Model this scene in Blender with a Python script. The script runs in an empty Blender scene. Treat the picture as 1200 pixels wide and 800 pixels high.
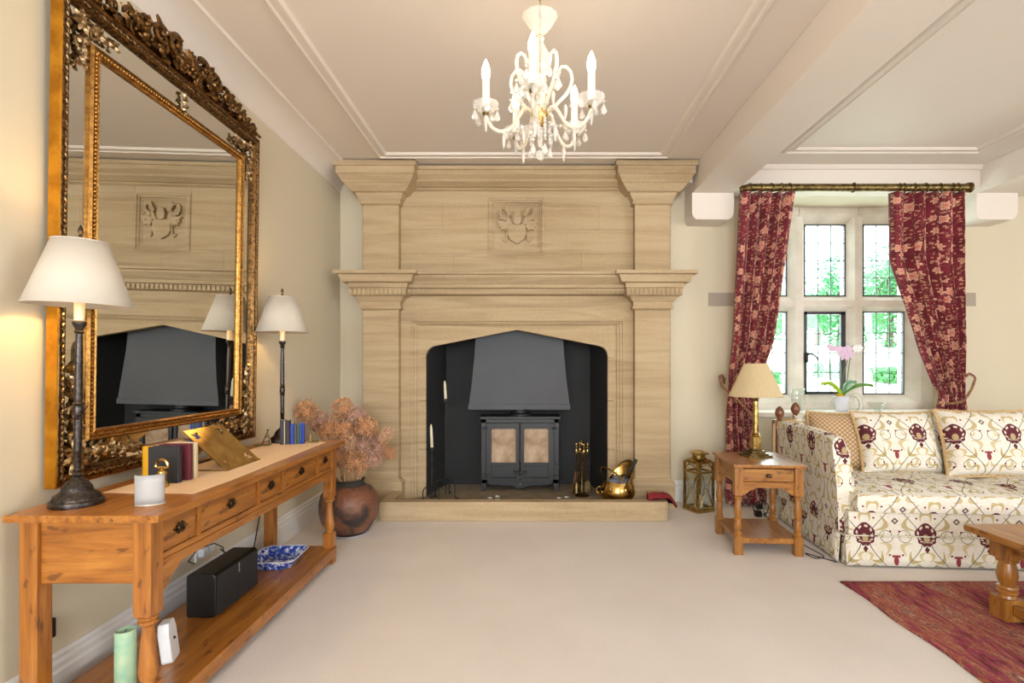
import bpy, bmesh, math, random
from mathutils import Vector, Matrix, noise
PI = math.pi
SC = bpy.context.scene
COL = SC.collection
random.seed(7)

# ------------------------------------------------------------------ camera
cam_d = bpy.data.cameras.new('camera'); cam = bpy.data.objects.new('camera', cam_d); COL.objects.link(cam)
cam_d.sensor_width = 36.0
cam_d.lens = 36.0 * 630 / 1200
cam_d.shift_x = -22 / 1200
cam_d.shift_y = 28 / 1200
cam_d.clip_start = 0.05; cam_d.clip_end = 400
cam.location = (0, 0, 1.27); cam.rotation_euler = (PI / 2, 0, 0)
SC.camera = cam
# ------------------------------------------------------------------ world, sky
W = bpy.data.worlds.new('world'); SC.world = W; W.use_nodes = True
bg = W.node_tree.nodes['Background']
bg.inputs['Color'].default_value = (0.88, 0.94, 1.0, 1); bg.inputs['Strength'].default_value = 5.5
# ------------------------------------------------------------------ view
vs = SC.view_settings
vs.view_transform = 'Standard'; vs.look = 'None'; vs.gamma = 1.0; vs.exposure = 0.28
try: vs.use_curve_mapping = False
except Exception: pass
# ------------------------------------------------------------------ large lights: rear and side ones are added unseen fill, main is window daylight
def area(name, loc, target, sx, sy, power, color):
    d = bpy.data.lights.new(name, 'AREA'); d.shape = 'RECTANGLE'; d.size = sx; d.size_y = sy; d.energy = power; d.color = color
    o = bpy.data.objects.new(name, d); COL.objects.link(o); o.location = loc
    o.rotation_euler = (Vector(target) - Vector(loc)).to_track_quat('-Z', 'Y').to_euler()
    return o
area('rear_fill_light', (-0.2, -4.9, 1.95), (-0.4, 3, -0.6), 2.6, 1.9, 215, (0.93, 0.97, 1.0))
area('rear_fill_light', (4.3, -4.9, 1.75), (1.0, 5, 1.5), 2.6, 1.9, 14, (0.93, 0.97, 1.0))
area('side_fill_light', (6.9, -1.5, 1.75), (-1.8, 1.4, 1.2), 2.2, 1.9, 66, (0.93, 0.97, 1.0))
area('main_window_light', (2.98, 5.95, 1.95), (2.6, 2.0, 1.0), 1.8, 1.8, 45, (0.95, 0.98, 1.0))

# ------------------------------------------------------------------ helpers: shading
def srgb(r, g, b):
    f = lambda c: (c / 255 / 12.92) if c / 255 <= 0.04045 else ((c / 255 + 0.055) / 1.055) ** 2.4
    return (f(r), f(g), f(b), 1)
class T:                                   # tiny expression layer over math nodes
    def __init__(s, nt, v): s.nt = nt; s.v = v
    def _m(s, op, *a):
        n = s.nt.nodes.new('ShaderNodeMath'); n.operation = op
        for i, x in enumerate(a):
            if isinstance(x, T): x = x.v
            if isinstance(x, (int, float)): n.inputs[i].default_value = x
            else: s.nt.links.new(x, n.inputs[i])
        return T(s.nt, n.outputs[0])
    def __add__(s, o): return s._m('ADD', s, o)
    __radd__ = __add__
    def __sub__(s, o): return s._m('SUBTRACT', s, o)
    def __rsub__(s, o): return s._m('SUBTRACT', o, s)
    def __mul__(s, o): return s._m('MULTIPLY', s, o)
    __rmul__ = __mul__
    def __truediv__(s, o): return s._m('DIVIDE', s, o)
    def fr(s): return s._m('FRACT', s)
    def fl(s): return s._m('FLOOR', s)
    def ab(s): return s._m('ABSOLUTE', s)
    def sin(s): return s._m('SINE', s)
    def cos(s): return s._m('COSINE', s)
    def sq(s): return s._m('SQRT', s)
    def lt(s, o): return s._m('LESS_THAN', s, o)
    def gt(s, o): return s._m('GREATER_THAN', s, o)
    def mn(s, o): return s._m('MINIMUM', s, o)
    def mx(s, o): return s._m('MAXIMUM', s, o)
    def at2(s, o): return s._m('ARCTAN2', s, o)
def hyp(a, b): return (a * a + b * b).sq()
MATS = {}
class Mat:
    def __init__(s, name, color=(0.8, 0.8, 0.8, 1), rough=0.6, metal=0.0, **kw):
        s.m = bpy.data.materials.new(name); s.m.use_nodes = True; s.nt = s.m.node_tree
        s.b = s.nt.nodes['Principled BSDF']; s.out = s.nt.nodes['Material Output']
        s.b.inputs['Base Color'].default_value = color; s.b.inputs['Roughness'].default_value = rough
        s.b.inputs['Metallic'].default_value = metal
        for k, v in kw.items(): s.b.inputs[k.replace('_', ' ')].default_value = v
        MATS[name] = s.m; s.tc = None
    def n(s, t, **kw):
        n = s.nt.nodes.new(t)
        for k, v in kw.items(): setattr(n, k, v)
        return n
    def l(s, a, b):
        s.nt.links.new(a.v if isinstance(a, T) else a, b)
    def co(s, which='Object', scale=(1, 1, 1), rot=(0, 0, 0)):
        if not s.tc: s.tc = s.n('ShaderNodeTexCoord')
        mp = s.n('ShaderNodeMapping'); mp.inputs['Scale'].default_value = scale; mp.inputs['Rotation'].default_value = rot
        s.l(s.tc.outputs[which], mp.inputs[0]); return mp.outputs[0]
    def world(s, scale=(1, 1, 1)):
        g = s.n('ShaderNodeNewGeometry'); mp = s.n('ShaderNodeMapping'); mp.inputs['Scale'].default_value = scale
        s.l(g.outputs['Position'], mp.inputs[0]); return mp.outputs[0]
    def noise(s, vec, scale=5, detail=3, rough=0.5, dist=0.0):
        n = s.n('ShaderNodeTexNoise'); n.inputs['Scale'].default_value = scale; n.inputs['Detail'].default_value = detail
        n.inputs['Roughness'].default_value = rough; n.inputs['Distortion'].default_value = dist
        s.l(vec, n.inputs['Vector']); return n.outputs[0]
    def ramp(s, fac, stops):
        r = s.n('ShaderNodeValToRGB'); e = r.color_ramp.elements
        while len(e) < len(stops): e.new(0.5)
        for i, (p, c) in enumerate(stops): e[i].position = p; e[i].color = c
        s.l(fac, r.inputs[0]); return r.outputs[0]
    def mix(s, fac, a, b, mode='MIX'):
        n = s.n('ShaderNodeMix', data_type='RGBA', blend_type=mode)
        for x, k in ((fac, 0), (a, 6), (b, 7)):
            if isinstance(x, T): x = x.v
            if isinstance(x, (int, float, tuple)): n.inputs[k].default_value = x
            else: s.l(x, n.inputs[k])
        return n.outputs[2]
    def base(s, c): s.l(c, s.b.inputs['Base Color'])
    def bump(s, h, strength=0.3, dist=0.01):
        n = s.n('ShaderNodeBump'); n.inputs['Strength'].default_value = strength; n.inputs['Distance'].default_value = dist
        s.l(h, n.inputs['Height']); s.l(n.outputs[0], s.b.inputs['Normal'])
    def uv(s):
        if not s.tc: s.tc = s.n('ShaderNodeTexCoord')
        x = s.n('ShaderNodeSeparateXYZ'); s.l(s.tc.outputs['UV'], x.inputs[0])
        return T(s.nt, x.outputs[0]), T(s.nt, x.outputs[1])
    def rnd(s):
        o = s.n('ShaderNodeObjectInfo'); return o.outputs['Random']

def paint(name, c, amt=0.03, bs=0.08):
    m = Mat(name, c, 0.75); v = m.world()
    d = tuple(x * (1 - amt) for x in c[:3]) + (1,)
    m.base(m.mix(m.noise(v, 2.5, 4), c, d)); m.bump(m.noise(v, 140, 2), bs, 0.002); return m.m
paint('wall_paint', srgb(216, 205, 180)); paint('ceiling_paint', srgb(232, 222, 212)); paint('white_gloss', srgb(232, 230, 228), 0.01, 0.02)
MATS['white_gloss'].node_tree.nodes['Principled BSDF'].inputs['Roughness'].default_value = 0.35
paint('black_plaster', srgb(44, 45, 47), 0.5, 0.8); paint('hood_plaster', srgb(92, 95, 101), 0.28, 0.6)

m = Mat('stone', rough=0.85); v = m.world((1, 1, 3.4)); r = m.rnd()
band = m.noise(m.world((0.5, 1, 7)), 1.6, 5, 0.6, 1.2)
c = m.ramp(band, [(0.3, srgb(164, 142, 110)), (0.5, srgb(182, 160, 126)), (0.72, srgb(194, 174, 142))])
st = m.ramp(m.noise(m.world((0.8, 1, 5.5)), 1.1, 3, 0.5, 1.8), [(0.60, (0, 0, 0, 1)), (0.68, (1, 1, 1, 1))])
stf = T(m.nt, st) * 0.3
c = m.mix(stf, c, srgb(165, 138, 104))
c = m.mix(T(m.nt, r) * 0.30, c, srgb(196, 170, 132))
m.base(m.mix(0.14, c, m.noise(m.world(), 60, 3), 'OVERLAY')); m.bump(m.noise(m.world(), 90, 5), 0.25, 0.003)
m = Mat('window_stone', rough=0.85); v = m.world()
m.base(m.ramp(m.noise(v, 5, 5), [(0.3, srgb(210, 201, 187)), (0.7, srgb(232, 225, 214))])); m.bump(m.noise(v, 70, 4), 0.3, 0.003)
m = Mat('hearth_slate', rough=0.7); v = m.world()
m.base(m.ramp(m.noise(v, 6, 5, 0.6, 0.6), [(0.3, srgb(128, 112, 92)), (0.7, srgb(160, 146, 124))])); m.bump(m.noise(v, 50, 4), 0.3, 0.003)
m = Mat('carpet', rough=0.95); v = m.world()
m.base(m.mix(0.5, m.ramp(m.noise(v, 160, 3, 0.7), [(0.3, srgb(216, 207, 200)), (0.7, srgb(246, 240, 236))]), m.ramp(m.noise(v, 2.2, 4), [(0.35, srgb(228, 219, 212)), (0.65, srgb(238, 230, 224))])))
m.bump(m.noise(v, 320, 3, 0.8), 0.5, 0.006)

def wood(name, axis, a, b, c, rough=0.35, knots=True):
    m = Mat(name, rough=rough); sc = [14, 14, 14]; sc[axis] = 1.1
    v = m.co('Object', tuple(sc))
    n1 = m.noise(v, 1.3, 6, 0.6, 1.4)
    col = m.ramp(n1, [(0.28, a), (0.5, b), (0.72, c)])
    s2 = [70, 70, 70]; s2[axis] = 4
    fine = m.noise(m.co('Object', tuple(s2)), 1.5, 3)
    col = m.mix(0.35, col, fine, 'OVERLAY')
    if knots:
        s3 = [42, 42, 42]; s3[axis] = 12
        k = m.ramp(m.noise(m.co('Object', tuple(s3)), 1.0, 2), [(0.63, (0, 0, 0, 1)), (0.70, (1, 1, 1, 1))])
        k2 = m.ramp(m.noise(m.co('Object', (9, 9, 9)), 1.0, 2), [(0.6, (0, 0, 0, 1)), (0.8, (1, 1, 1, 1))])
        kk = T(m.nt, k) * 0.75
        col = m.mix(kk, col, srgb(92, 50, 18))
        col = m.mix(T(m.nt, k2) * 0.35, col, srgb(140, 82, 30))
    m.base(col); m.bump(fine, 0.12, 0.002); m.b.inputs['Coat Weight'].default_value = 0.25; m.b.inputs['Coat Roughness'].default_value = 0.2
    return m.m
for ax, nm in enumerate('xyz'):
    wood('pine_' + nm, ax, srgb(122, 68, 20), srgb(162, 100, 36), srgb(184, 122, 52))
    wood('oak_' + nm, ax, srgb(116, 68, 22), srgb(154, 100, 40), srgb(182, 130, 62))
wood('dark_wood', 2, srgb(90, 50, 28), srgb(120, 70, 42), srgb(140, 88, 56), 0.3, False)

def metal(name, c, rough, d=None, sc=30):
    m = Mat(name, c, rough, 1.0)
    if d: m.base(m.ramp(m.noise(m.co('Object'), sc, 4, 0.6), [(0.38, d), (0.6, c)]))
    return m.m
metal('brass', srgb(200, 172, 112), 0.26, srgb(150, 122, 68)); metal('bright_brass', srgb(204, 174, 108), 0.15, srgb(176, 142, 78), 12)
metal('antique_brass', srgb(140, 120, 78), 0.38, srgb(86, 72, 44)); metal('gilt', srgb(184, 138, 74), 0.33, srgb(134, 94, 48), 70)
metal('gilt_side', srgb(212, 152, 50), 0.42, srgb(176, 118, 36), 10)
metal('gilt_dark', srgb(142, 106, 64), 0.34, srgb(70, 50, 32), 70); metal('gilt_pale', srgb(196, 170, 130), 0.34, srgb(92, 66, 40), 60)
metal('mirror_silver', (0.74, 0.745, 0.70, 1), 0.004); metal('silver', (0.75, 0.75, 0.76, 1), 0.22)
metal('bronze', srgb(88, 82, 80), 0.38, srgb(58, 54, 54), 90); metal('lead', srgb(92, 96, 100), 0.6)
metal('handle_metal', srgb(112, 92, 70), 0.35, srgb(64, 50, 40), 60)
def plain(name, c, rough=0.6, **k): return Mat(name, c, rough, **k).m
plain('black_iron', srgb(26, 26, 27), 0.5); plain('stove_black', srgb(50, 52, 54), 0.45, Metallic=0.3); plain('dark_metal', srgb(52, 56, 60), 0.45)
plain('black_plastic', srgb(16, 16, 17), 0.4); plain('white_plastic', srgb(226, 228, 232), 0.35); plain('speaker_cloth', srgb(30, 31, 33), 0.75)
plain('candle_wax', srgb(226, 218, 190), 0.5, Subsurface_Weight=0.2); plain('wick', srgb(30, 26, 24), 0.9)
m = Mat('green_wax', srgb(150, 186, 160), 0.5); m.base(m.ramp(m.noise(m.co('Object', (1, 1, 1)), 22, 4), [(0.3, srgb(138, 184, 156)), (0.7, srgb(182, 204, 168))]))
plain('runner_cloth', srgb(232, 200, 164), 0.9); plain('cream_paper', srgb(222, 210, 186), 0.8); plain('red_cloth', srgb(132, 34, 42), 0.9)
for nm, c in (('book_black', (38, 38, 42)), ('book_yellow', (226, 170, 30)), ('book_maroon', (96, 30, 44)), ('book_cream', (206, 188, 152)), ('book_blue', (42, 58, 158)), ('book_grey', (70, 82, 84)), ('book_teal', (30, 84, 150)), ('book_dark', (50, 50, 66))):
    mm = Mat(nm, srgb(*c), 0.55); mm.bump(mm.noise(mm.co('Object'), 250, 2), 0.2, 0.001)
plain('tag_silver', srgb(200, 200, 200), 0.4)
def emis(name, c, s):
    m = Mat(name, c, 0.5); m.b.inputs['Emission Color'].default_value = c; m.b.inputs['Emission Strength'].default_value = s; return m.m
emis('bulb_glow', (1.0, 0.80, 0.55, 1), 42.0)
m = Mat('candle_sleeve', srgb(250, 244, 230), 0.4); m.b.inputs['Subsurface Weight'].default_value = 0.3
m = Mat('shade_bulb', srgb(255, 240, 210), 0.5); m.b.inputs['Emission Color'].default_value = (1, .72, .38, 1); m.b.inputs['Emission Strength'].default_value = 5
def shade(name, c, tr=0.4, pleat=0, weave=0):
    m = Mat(name, c, 0.9)
    t = m.n('ShaderNodeBsdfTranslucent'); t.inputs[0].default_value = c; mx = m.n('ShaderNodeMixShader'); mx.inputs[0].default_value = tr
    m.l(m.b.outputs[0], mx.inputs[1]); m.l(t.outputs[0], mx.inputs[2]); m.l(mx.outputs[0], m.out.inputs[0])
    if weave: m.bump(m.noise(m.co('Object', (1, 1, 3)), 180, 2), 0.25, 0.002)
    return m.m
shade('linen_shade', srgb(206, 196, 182), 0.02, weave=1); shade('pleated_shade', srgb(226, 206, 164), 0.25)
m = Mat('frosted_glass', (0.72, 0.75, 0.78, 1), 0.45); m.b.inputs['Transmission Weight'].default_value = 0.55
m = Mat('milk_glass', srgb(250, 240, 222), 0.12); m.b.inputs['Transmission Weight'].default_value = 0.35; m.b.inputs['IOR'].default_value = 1.3
m.b.inputs['Subsurface Weight'].default_value = 0.3
m = Mat('crystal', (1, 1, 1, 1), 0.0); m.b.inputs['Transmission Weight'].default_value = 0.62; m.b.inputs['IOR'].default_value = 1.45; m.b.inputs['Base Color'].default_value = (1, .97, .93, 1)
def pane_glass(name, tint=(1, 1, 1, 1), refl=0.08):
    m = Mat(name); tr = m.n('ShaderNodeBsdfTransparent'); tr.inputs[0].default_value = tint
    g = m.n('ShaderNodeBsdfGlossy'); g.inputs['Roughness'].default_value = 0.02
    lw = m.n('ShaderNodeLayerWeight'); lw.inputs[0].default_value = 0.5; mx = m.n('ShaderNodeMixShader')
    f = T(m.nt, lw.outputs[1]); f = f * f * f * 0.6 + 0.05
    m.l(f, mx.inputs[0]); m.l(tr.outputs[0], mx.inputs[1]); m.l(g.outputs[0], mx.inputs[2]); m.l(mx.outputs[0], m.out.inputs[0]); return m.m
pane_glass('window_glass', (0.93, 1.0, 0.98, 1)); m = Mat('dish_glass', (1, .97, .92, 1), 0.08); tr = m.n('ShaderNodeBsdfTransparent'); lw = m.n('ShaderNodeLayerWeight'); mx = m.n('ShaderNodeMixShader'); f = T(m.nt, lw.outputs[1]); m.l(f * f * 0.6 + 0.22, mx.inputs[0]); m.l(tr.outputs[0], mx.inputs[1]); m.l(m.b.outputs[0], mx.inputs[2]); m.l(mx.outputs[0], m.out.inputs[0])
pane_glass('clear_glass', (0.96, 0.98, 0.97, 1))
m = Mat('beige_glass', rough=0.12); tr = m.n('ShaderNodeBsdfTransparent'); tr.inputs[0].default_value = (.9, .8, .7, 1); mx = m.n('ShaderNodeMixShader')  # mottled beige film over partly transparent glass
v = m.co('Object')
m.base(m.ramp(m.noise(v, 7, 5, 0.6, 0.1), [(0.32, srgb(150, 118, 90)), (0.5, srgb(196, 168, 140)), (0.7, srgb(214, 192, 166))]))
m.l(T(m.nt, m.noise(v, 6, 4)) * 0.35 + 0.62, mx.inputs[0]); m.l(tr.outputs[0], mx.inputs[1]); m.l(m.b.outputs[0], mx.inputs[2]); m.l(mx.outputs[0], m.out.inputs[0])
plain('fire_brick', srgb(190, 168, 140), 0.9); plain('log_bark', srgb(120, 84, 58), 0.9)

# sofa fabric: palmettes, ogee vines, paisley leaves
def sofa_fabric(name, dark=(92, 32, 44), shift=0.0):
    m = Mat(name, rough=0.9); U, V = m.uv()
    P = 0.37; Q = 0.50; KP = 0.30; KQ = 0.42
    # staggered columns
    u0 = U / P + shift; col = u0.fl(); a = u0.fr() - 0.5
    stag = (col * 0.5).fr() * 1.0
    b = (V / Q + stag * 0.0).fr() - 0.5
    A = a.ab()
    c = m.ramp(m.noise(m.co('Object'), 60, 2), [(0.2, srgb(222, 214, 200)), (0.8, srgb(238, 233, 222))])
    def lay(mask, rgb): nonlocal c; c = m.mix(mask, c, srgb(*rgb))
    x = a * KP; y = b * KQ; X = A * KP
    # tan crescent blotches of the print
    lay((hyp(X - 0.052, (y + 0.145) * 0.75).lt(0.024)) * (hyp(X - 0.066, (y + 0.138) * 0.8).gt(0.022)), (204, 188, 146))
    def leaf(cx, cy, ang, L, Wd, rgb, bite=True):
        ca, sa = math.cos(ang), math.sin(ang); dx = X - cx; dy = y - cy
        p = dx * ca + dy * sa; q = dy * ca - dx * sa
        q2 = q - (p * p) * (3.0 / max(L, .01) * 0.35)
        lay(hyp(p / L, q2 / Wd).lt(1.0), rgb)
    leaf(0.105, 0.075, 1.25, 0.042, 0.013, (190, 172, 128)); leaf(0.118, -0.03, 2.0, 0.036, 0.012, (206, 190, 148))
    leaf(0.075, -0.105, 0.7, 0.036, 0.011, (186, 168, 112)); leaf(0.03, -0.075, 1.9, 0.028, 0.009, (208, 190, 142)); leaf(0.075, 0.175, 0.8, 0.034, 0.010, (196, 176, 122))
    leaf(0.128, 0.150, 1.1, 0.026, 0.009, (206, 186, 138))
    leaf(0.020, 0.135, 2.5, 0.026, 0.009, (198, 178, 128)); leaf(0.088, -0.165, 2.4, 0.026, 0.009, (190, 170, 116)); leaf(0.135, -0.16, 0.5, 0.022, 0.008, (204, 186, 140)); leaf(0.088, 0.02, 0.4, 0.020, 0.007, (208, 190, 146))
    # ogee vine
    cur = 0.078 + (y * (2 * PI / KQ)).cos() * -0.058
    lay((X - cur).ab().lt(0.0026), (104, 102, 96))
    ring = (hyp(X - 0.105, y - 0.02) - 0.030).ab().lt(0.0018); lay(ring * (y.gt(-0.02)), (118, 116, 104))
    ring = (hyp(X - 0.045, y + 0.155) - 0.028).ab().lt(0.0018); lay(ring, (118, 116, 104))
    for (px, py) in ((0.045, 0.115), (0.118, -0.075), (0.072, -0.15), (0.022, -0.165), (0.128, 0.045)):
        lay(hyp(X - px, y - py).lt(0.0055), (120, 44, 52))
    # small diamond
    lay(((X - 0.15).ab() + (y - 0.10).ab()).lt(0.018), (78, 64, 66)); lay(((X - 0.15).ab() + (y - 0.10).ab()).lt(0.009), (214, 200, 176))
    # small flower
    lay(hyp((X - 0.15) / 0.012, (y + 0.105) / 0.024).lt(1), (140, 52, 62)); lay(((y + 0.082).ab().lt(0.006)) * ((X - 0.15).ab().lt(0.020)), (140, 52, 62))
    # palmette
    yy = y - 0.03
    d = hyp(x / 0.051, yy / 0.058); ang = x.at2(yy + 0.03)
    sc = (ang * 7.0).cos() * 0.06 + 1.0
    fan = d.lt(sc); lay(fan, dark)
    beads = ((d - 0.74).ab().lt(0.10)) * ((ang * 14.0).sin().gt(-0.1)) * (yy.gt(-0.040)); lay(beads, (222, 206, 186))
    lay(hyp(x / 0.015, (yy + 0.018) / 0.020).lt(1.0), (182, 160, 120))
    lay((x.ab() * 1.6 + (y + 0.045).ab()).lt(0.020), dark)
    m.base(c); m.bump(m.noise(m.co('Object', (1, 1, 1)), 420, 2), 0.2, 0.001); return m.m
sofa_fabric('sofa_fabric'); sofa_fabric('sofa_fabric_pink', (186, 74, 88), 0.1)
m = Mat('lattice_fabric', rough=0.9); U, V = m.uv(); p = ((U + V) / 0.034).fr(); q = ((U - V) / 0.034).fr()
c = m.mix(p.lt(0.16).mx(q.lt(0.16)), srgb(206, 178, 136), srgb(140, 92, 72)); c = m.mix(((p - .58).ab().lt(.1)) * ((q - .58).ab().lt(.1)), c, srgb(236, 222, 196)); m.base(c)
m = Mat('rope_tan', rough=0.9); m.base(m.ramp(m.noise(m.co('Object'), 120, 2), [(0.3, srgb(184, 146, 92)), (0.7, srgb(226, 198, 152))])); m.bump(m.noise(m.co('Object'), 200, 2), 0.6, 0.004)
m = Mat('rope_red', rough=0.9); m.base(m.ramp(m.noise(m.co('Object'), 90, 1), [(0.4, srgb(96, 34, 36)), (0.6, srgb(176, 138, 96))]))

# curtain fabric
m = Mat('curtain_fabric', rough=0.8); U, V = m.uv()
c = m.ramp(m.noise(m.co('Object'), 9, 3), [(0.3, srgb(98, 14, 30)), (0.7, srgb(130, 26, 46))])
def lay(mask, rgb):
    global c
    c = m.mix(mask, c, srgb(*rgb))
tcu = m.tc.outputs['UV']
n1 = m.n('ShaderNodeTexNoise'); n1.inputs['Scale'].default_value = 7; n1.inputs['Detail'].default_value = 1.0; m.l(tcu, n1.inputs['Vector'])
nf = T(m.nt, n1.outputs[0])
for lv, rgb in ((0.44, (166, 92, 84)), (0.57, (160, 106, 92))):
    lay((nf - lv).ab().lt(0.0035), rgb)
def flowers(scale, r, petals, rgb, rgb2, off, thr):
    v = m.n('ShaderNodeTexVoronoi'); v.inputs['Scale'].default_value = scale; v.inputs['Randomness'].default_value = 0.75
    mp = m.n('ShaderNodeMapping'); mp.inputs['Location'].default_value = (off, off * .37, 0); m.l(tcu, mp.inputs[0]); m.l(mp.outputs[0], v.inputs['Vector'])
    sx = m.n('ShaderNodeSeparateXYZ'); m.l(v.outputs['Position'], sx.inputs[0]); sm = m.n('ShaderNodeSeparateXYZ'); m.l(mp.outputs[0], sm.inputs[0])
    dx = (T(m.nt, sm.outputs[0]) - T(m.nt, sx.outputs[0])); dy = (T(m.nt, sm.outputs[1]) - T(m.nt, sx.outputs[1]))
    sc3 = m.n('ShaderNodeSeparateColor'); m.l(v.outputs['Color'], sc3.inputs[0]); rn = T(m.nt, sc3.outputs[0])
    d = hyp(dx, dy); an = dy.at2(dx); rr = ((an * petals).cos() * 0.18 + 0.85) * r * (rn * 0.6 + 0.6)
    on = rn.gt(thr)
    lay(d.lt(rr) * on, rgb); lay(((d / rr - 0.62).ab().lt(0.06)) * on, (168, 70, 70)); lay((d / rr).lt(0.4) * on, rgb2)
flowers(22, 0.010, 3, (190, 160, 130), (150, 60, 60), 3.1, 0.5)
flowers(30, 0.007, 2, (214, 178, 130), (200, 120, 90), 8.7, 0.5)
flowers(8.0, 0.036, 6, (226, 180, 152), (206, 116, 100), 0.0, 0.2)
m.base(c); m.b.inputs['Sheen Weight'].default_value = 0.2

# rug
m = Mat('rug_wool', rough=0.95); v = m.world((9, 1.7, 1)); v2 = m.world((60, 9, 1))
s1 = m.noise(v, 1.0, 5, 0.65, 0.8); s2 = m.noise(v2, 1.0, 3)
mixn = T(m.nt, s1) * 0.62 + T(m.nt, s2) * 0.38
m.base(m.ramp(mixn, [(0.37, srgb(70, 30, 34)), (0.42, srgb(124, 50, 48)), (0.455, srgb(172, 56, 96)), (0.48, srgb(112, 66, 54)), (0.505, srgb(190, 112, 78)), (0.53, srgb(138, 44, 70)), (0.555, srgb(196, 142, 108)), (0.59, srgb(112, 44, 54)), (0.66, srgb(216, 184, 156))]))
m.bump(m.noise(m.world((1, .3, 1)), 260, 3), 0.8, 0.006)
m = Mat('clay', rough=0.45); m.base(m.ramp(m.noise(m.co('Object'), 6.5, 5, 0.6, 0.5), [(0.40, srgb(52, 44, 42)), (0.46, srgb(96, 64, 48)), (0.54, srgb(128, 84, 62)), (0.64, srgb(116, 66, 44)), (0.7, srgb(110, 92, 84))]))
plain('clay_dark', srgb(56, 52, 50), 0.55); plain('dried_flower', srgb(204, 152, 110), 0.9); plain('dried_flower_pale', srgb(208, 168, 136), 0.9); plain('dried_flower_mauve', srgb(190, 150, 132), 0.9); plain('dried_stem', srgb(214, 176, 134), 0.85)
plain('leaf_green', srgb(92, 142, 42), 0.4); plain('leaf_fresh', srgb(168, 200, 40), 0.4); plain('leaf_pale', srgb(120, 168, 130), 0.4)
plain('petal_pink', srgb(226, 196, 222), 0.6); plain('petal_white', srgb(244, 242, 240), 0.6); plain('stem_green', srgb(96, 104, 56), 0.6); plain('root_grey', srgb(170, 170, 156), 0.8); plain('moss', srgb(196, 160, 40), 0.9)
plain('white_ceramic', srgb(222, 222, 232), 0.25); plain('tealight_metal', srgb(190, 188, 184), 0.35, Metallic=0.7)
m = Mat('blue_china', rough=0.12); m.base(m.ramp(m.noise(m.co('Object'), 38, 4, 0.7), [(0.40, srgb(34, 56, 150)), (0.52, srgb(80, 108, 190)), (0.58, srgb(226, 232, 242))]))
plain('coal_grey', srgb(110, 112, 126), 0.85)
m = Mat('leafage', rough=0.8); m.base(m.mix(m.rnd(), srgb(66, 146, 100), srgb(120, 190, 128))); 
tl = m.n('ShaderNodeBsdfTranslucent'); tl.inputs[0].default_value = srgb(120, 190, 120); mx = m.n('ShaderNodeMixShader'); mx.inputs[0].default_value = 0.35
m.l(m.b.outputs[0], mx.inputs[1]); m.l(tl.outputs[0], mx.inputs[2]); m.l(mx.outputs[0], m.out.inputs[0])
m = Mat('exposed_stone', srgb(170, 158, 144), 0.85)
plain('bark', srgb(92, 80, 66), 0.9)
m = Mat('garden_ground', rough=0.95); m.base(m.ramp(m.noise(m.world((1, 1, 1)), 0.3, 4), [(0.5, srgb(226, 230, 214)), (0.66, srgb(176, 206, 150))]))

# ------------------------------------------------------------------ helpers: geometry
WM = {}
def wmat(o): return WM.get(o.name, Matrix())
def thing(name, label, cat, loc=(0, 0, 0), rz=0.0, rot=None, group=None, local=False):
    o = bpy.data.objects.new(name, None); COL.objects.link(o); o.empty_display_size = 0.1
    o.location = loc; e = rot if rot else (0, 0, rz); o.rotation_euler = e
    from mathutils import Euler
    M = Matrix.Translation(loc) @ Euler(e).to_matrix().to_4x4()
    WM[o.name] = M; o['local'] = 1 if local else 0
    o['label'] = label; o['category'] = cat
    if group: o['group'] = group
    return o
PO = {}                                    # origin of a part in its thing's frame
def obj(name, bm, mat, parent=None, smooth=True, uvbox=None, bevel=0, local=None, angle=35, center=True):
    """link bm as one object; with a world-space parent the mesh is moved to the parent's frame"""
    if bevel:
        bmesh.ops.remove_doubles(bm, verts=bm.verts, dist=1e-5)
        es = [e for e in bm.edges if len(e.link_faces) == 2 and e.calc_face_angle(0) > 0.6]
        bmesh.ops.bevel(bm, geom=es, offset=bevel, segments=1 if bevel < 0.004 else 2, affect='EDGES', profile=0.6)
    root = parent
    isl = False
    if parent is not None:
        isl = bool(parent.get('local', 0)) if local is None else local
        M = wmat(parent)
        if not isl: bm.transform(M.inverted())
        elif parent.name in PO: bmesh.ops.translate(bm, verts=bm.verts, vec=-PO[parent.name])
    ctr = Vector((0, 0, 0))
    if center and len(bm.verts):
        lo = Vector([min(v.co[i] for v in bm.verts) for i in range(3)]); hi = Vector([max(v.co[i] for v in bm.verts) for i in range(3)])
        ctr = (lo + hi) / 2
        if parent is None: ctr.z = lo.z
        bmesh.ops.translate(bm, verts=bm.verts, vec=-ctr)
    if uvbox is not None: boxuv(bm, uvbox, ctr)
    me = bpy.data.meshes.new(name); bm.to_mesh(me); bm.free()
    o = bpy.data.objects.new(name, me); COL.objects.link(o)
    ms = mat if isinstance(mat, (list, tuple)) else [mat]
    for x in ms: me.materials.append(MATS[x])
    if parent is not None:
        o.parent = parent; o['local'] = 1 if isl else 0
    o.location = ctr
    if parent is not None: PO[o.name] = ctr + PO.get(parent.name, Vector((0, 0, 0)))
    WM[o.name] = (wmat(parent) if parent is not None else Matrix()) @ Matrix.Translation(ctr)
    if smooth:
        for p in me.polygons: p.use_smooth = True
        try:
            me.set_sharp_from_angle(angle=math.radians(angle))
        except Exception: pass
    return o
def tag(o, label, cat, group=None):
    o['label'] = label; o['category'] = cat
    if group: o['group'] = group
    return o
def struct(o): o['kind'] = 'structure'; return o
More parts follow.
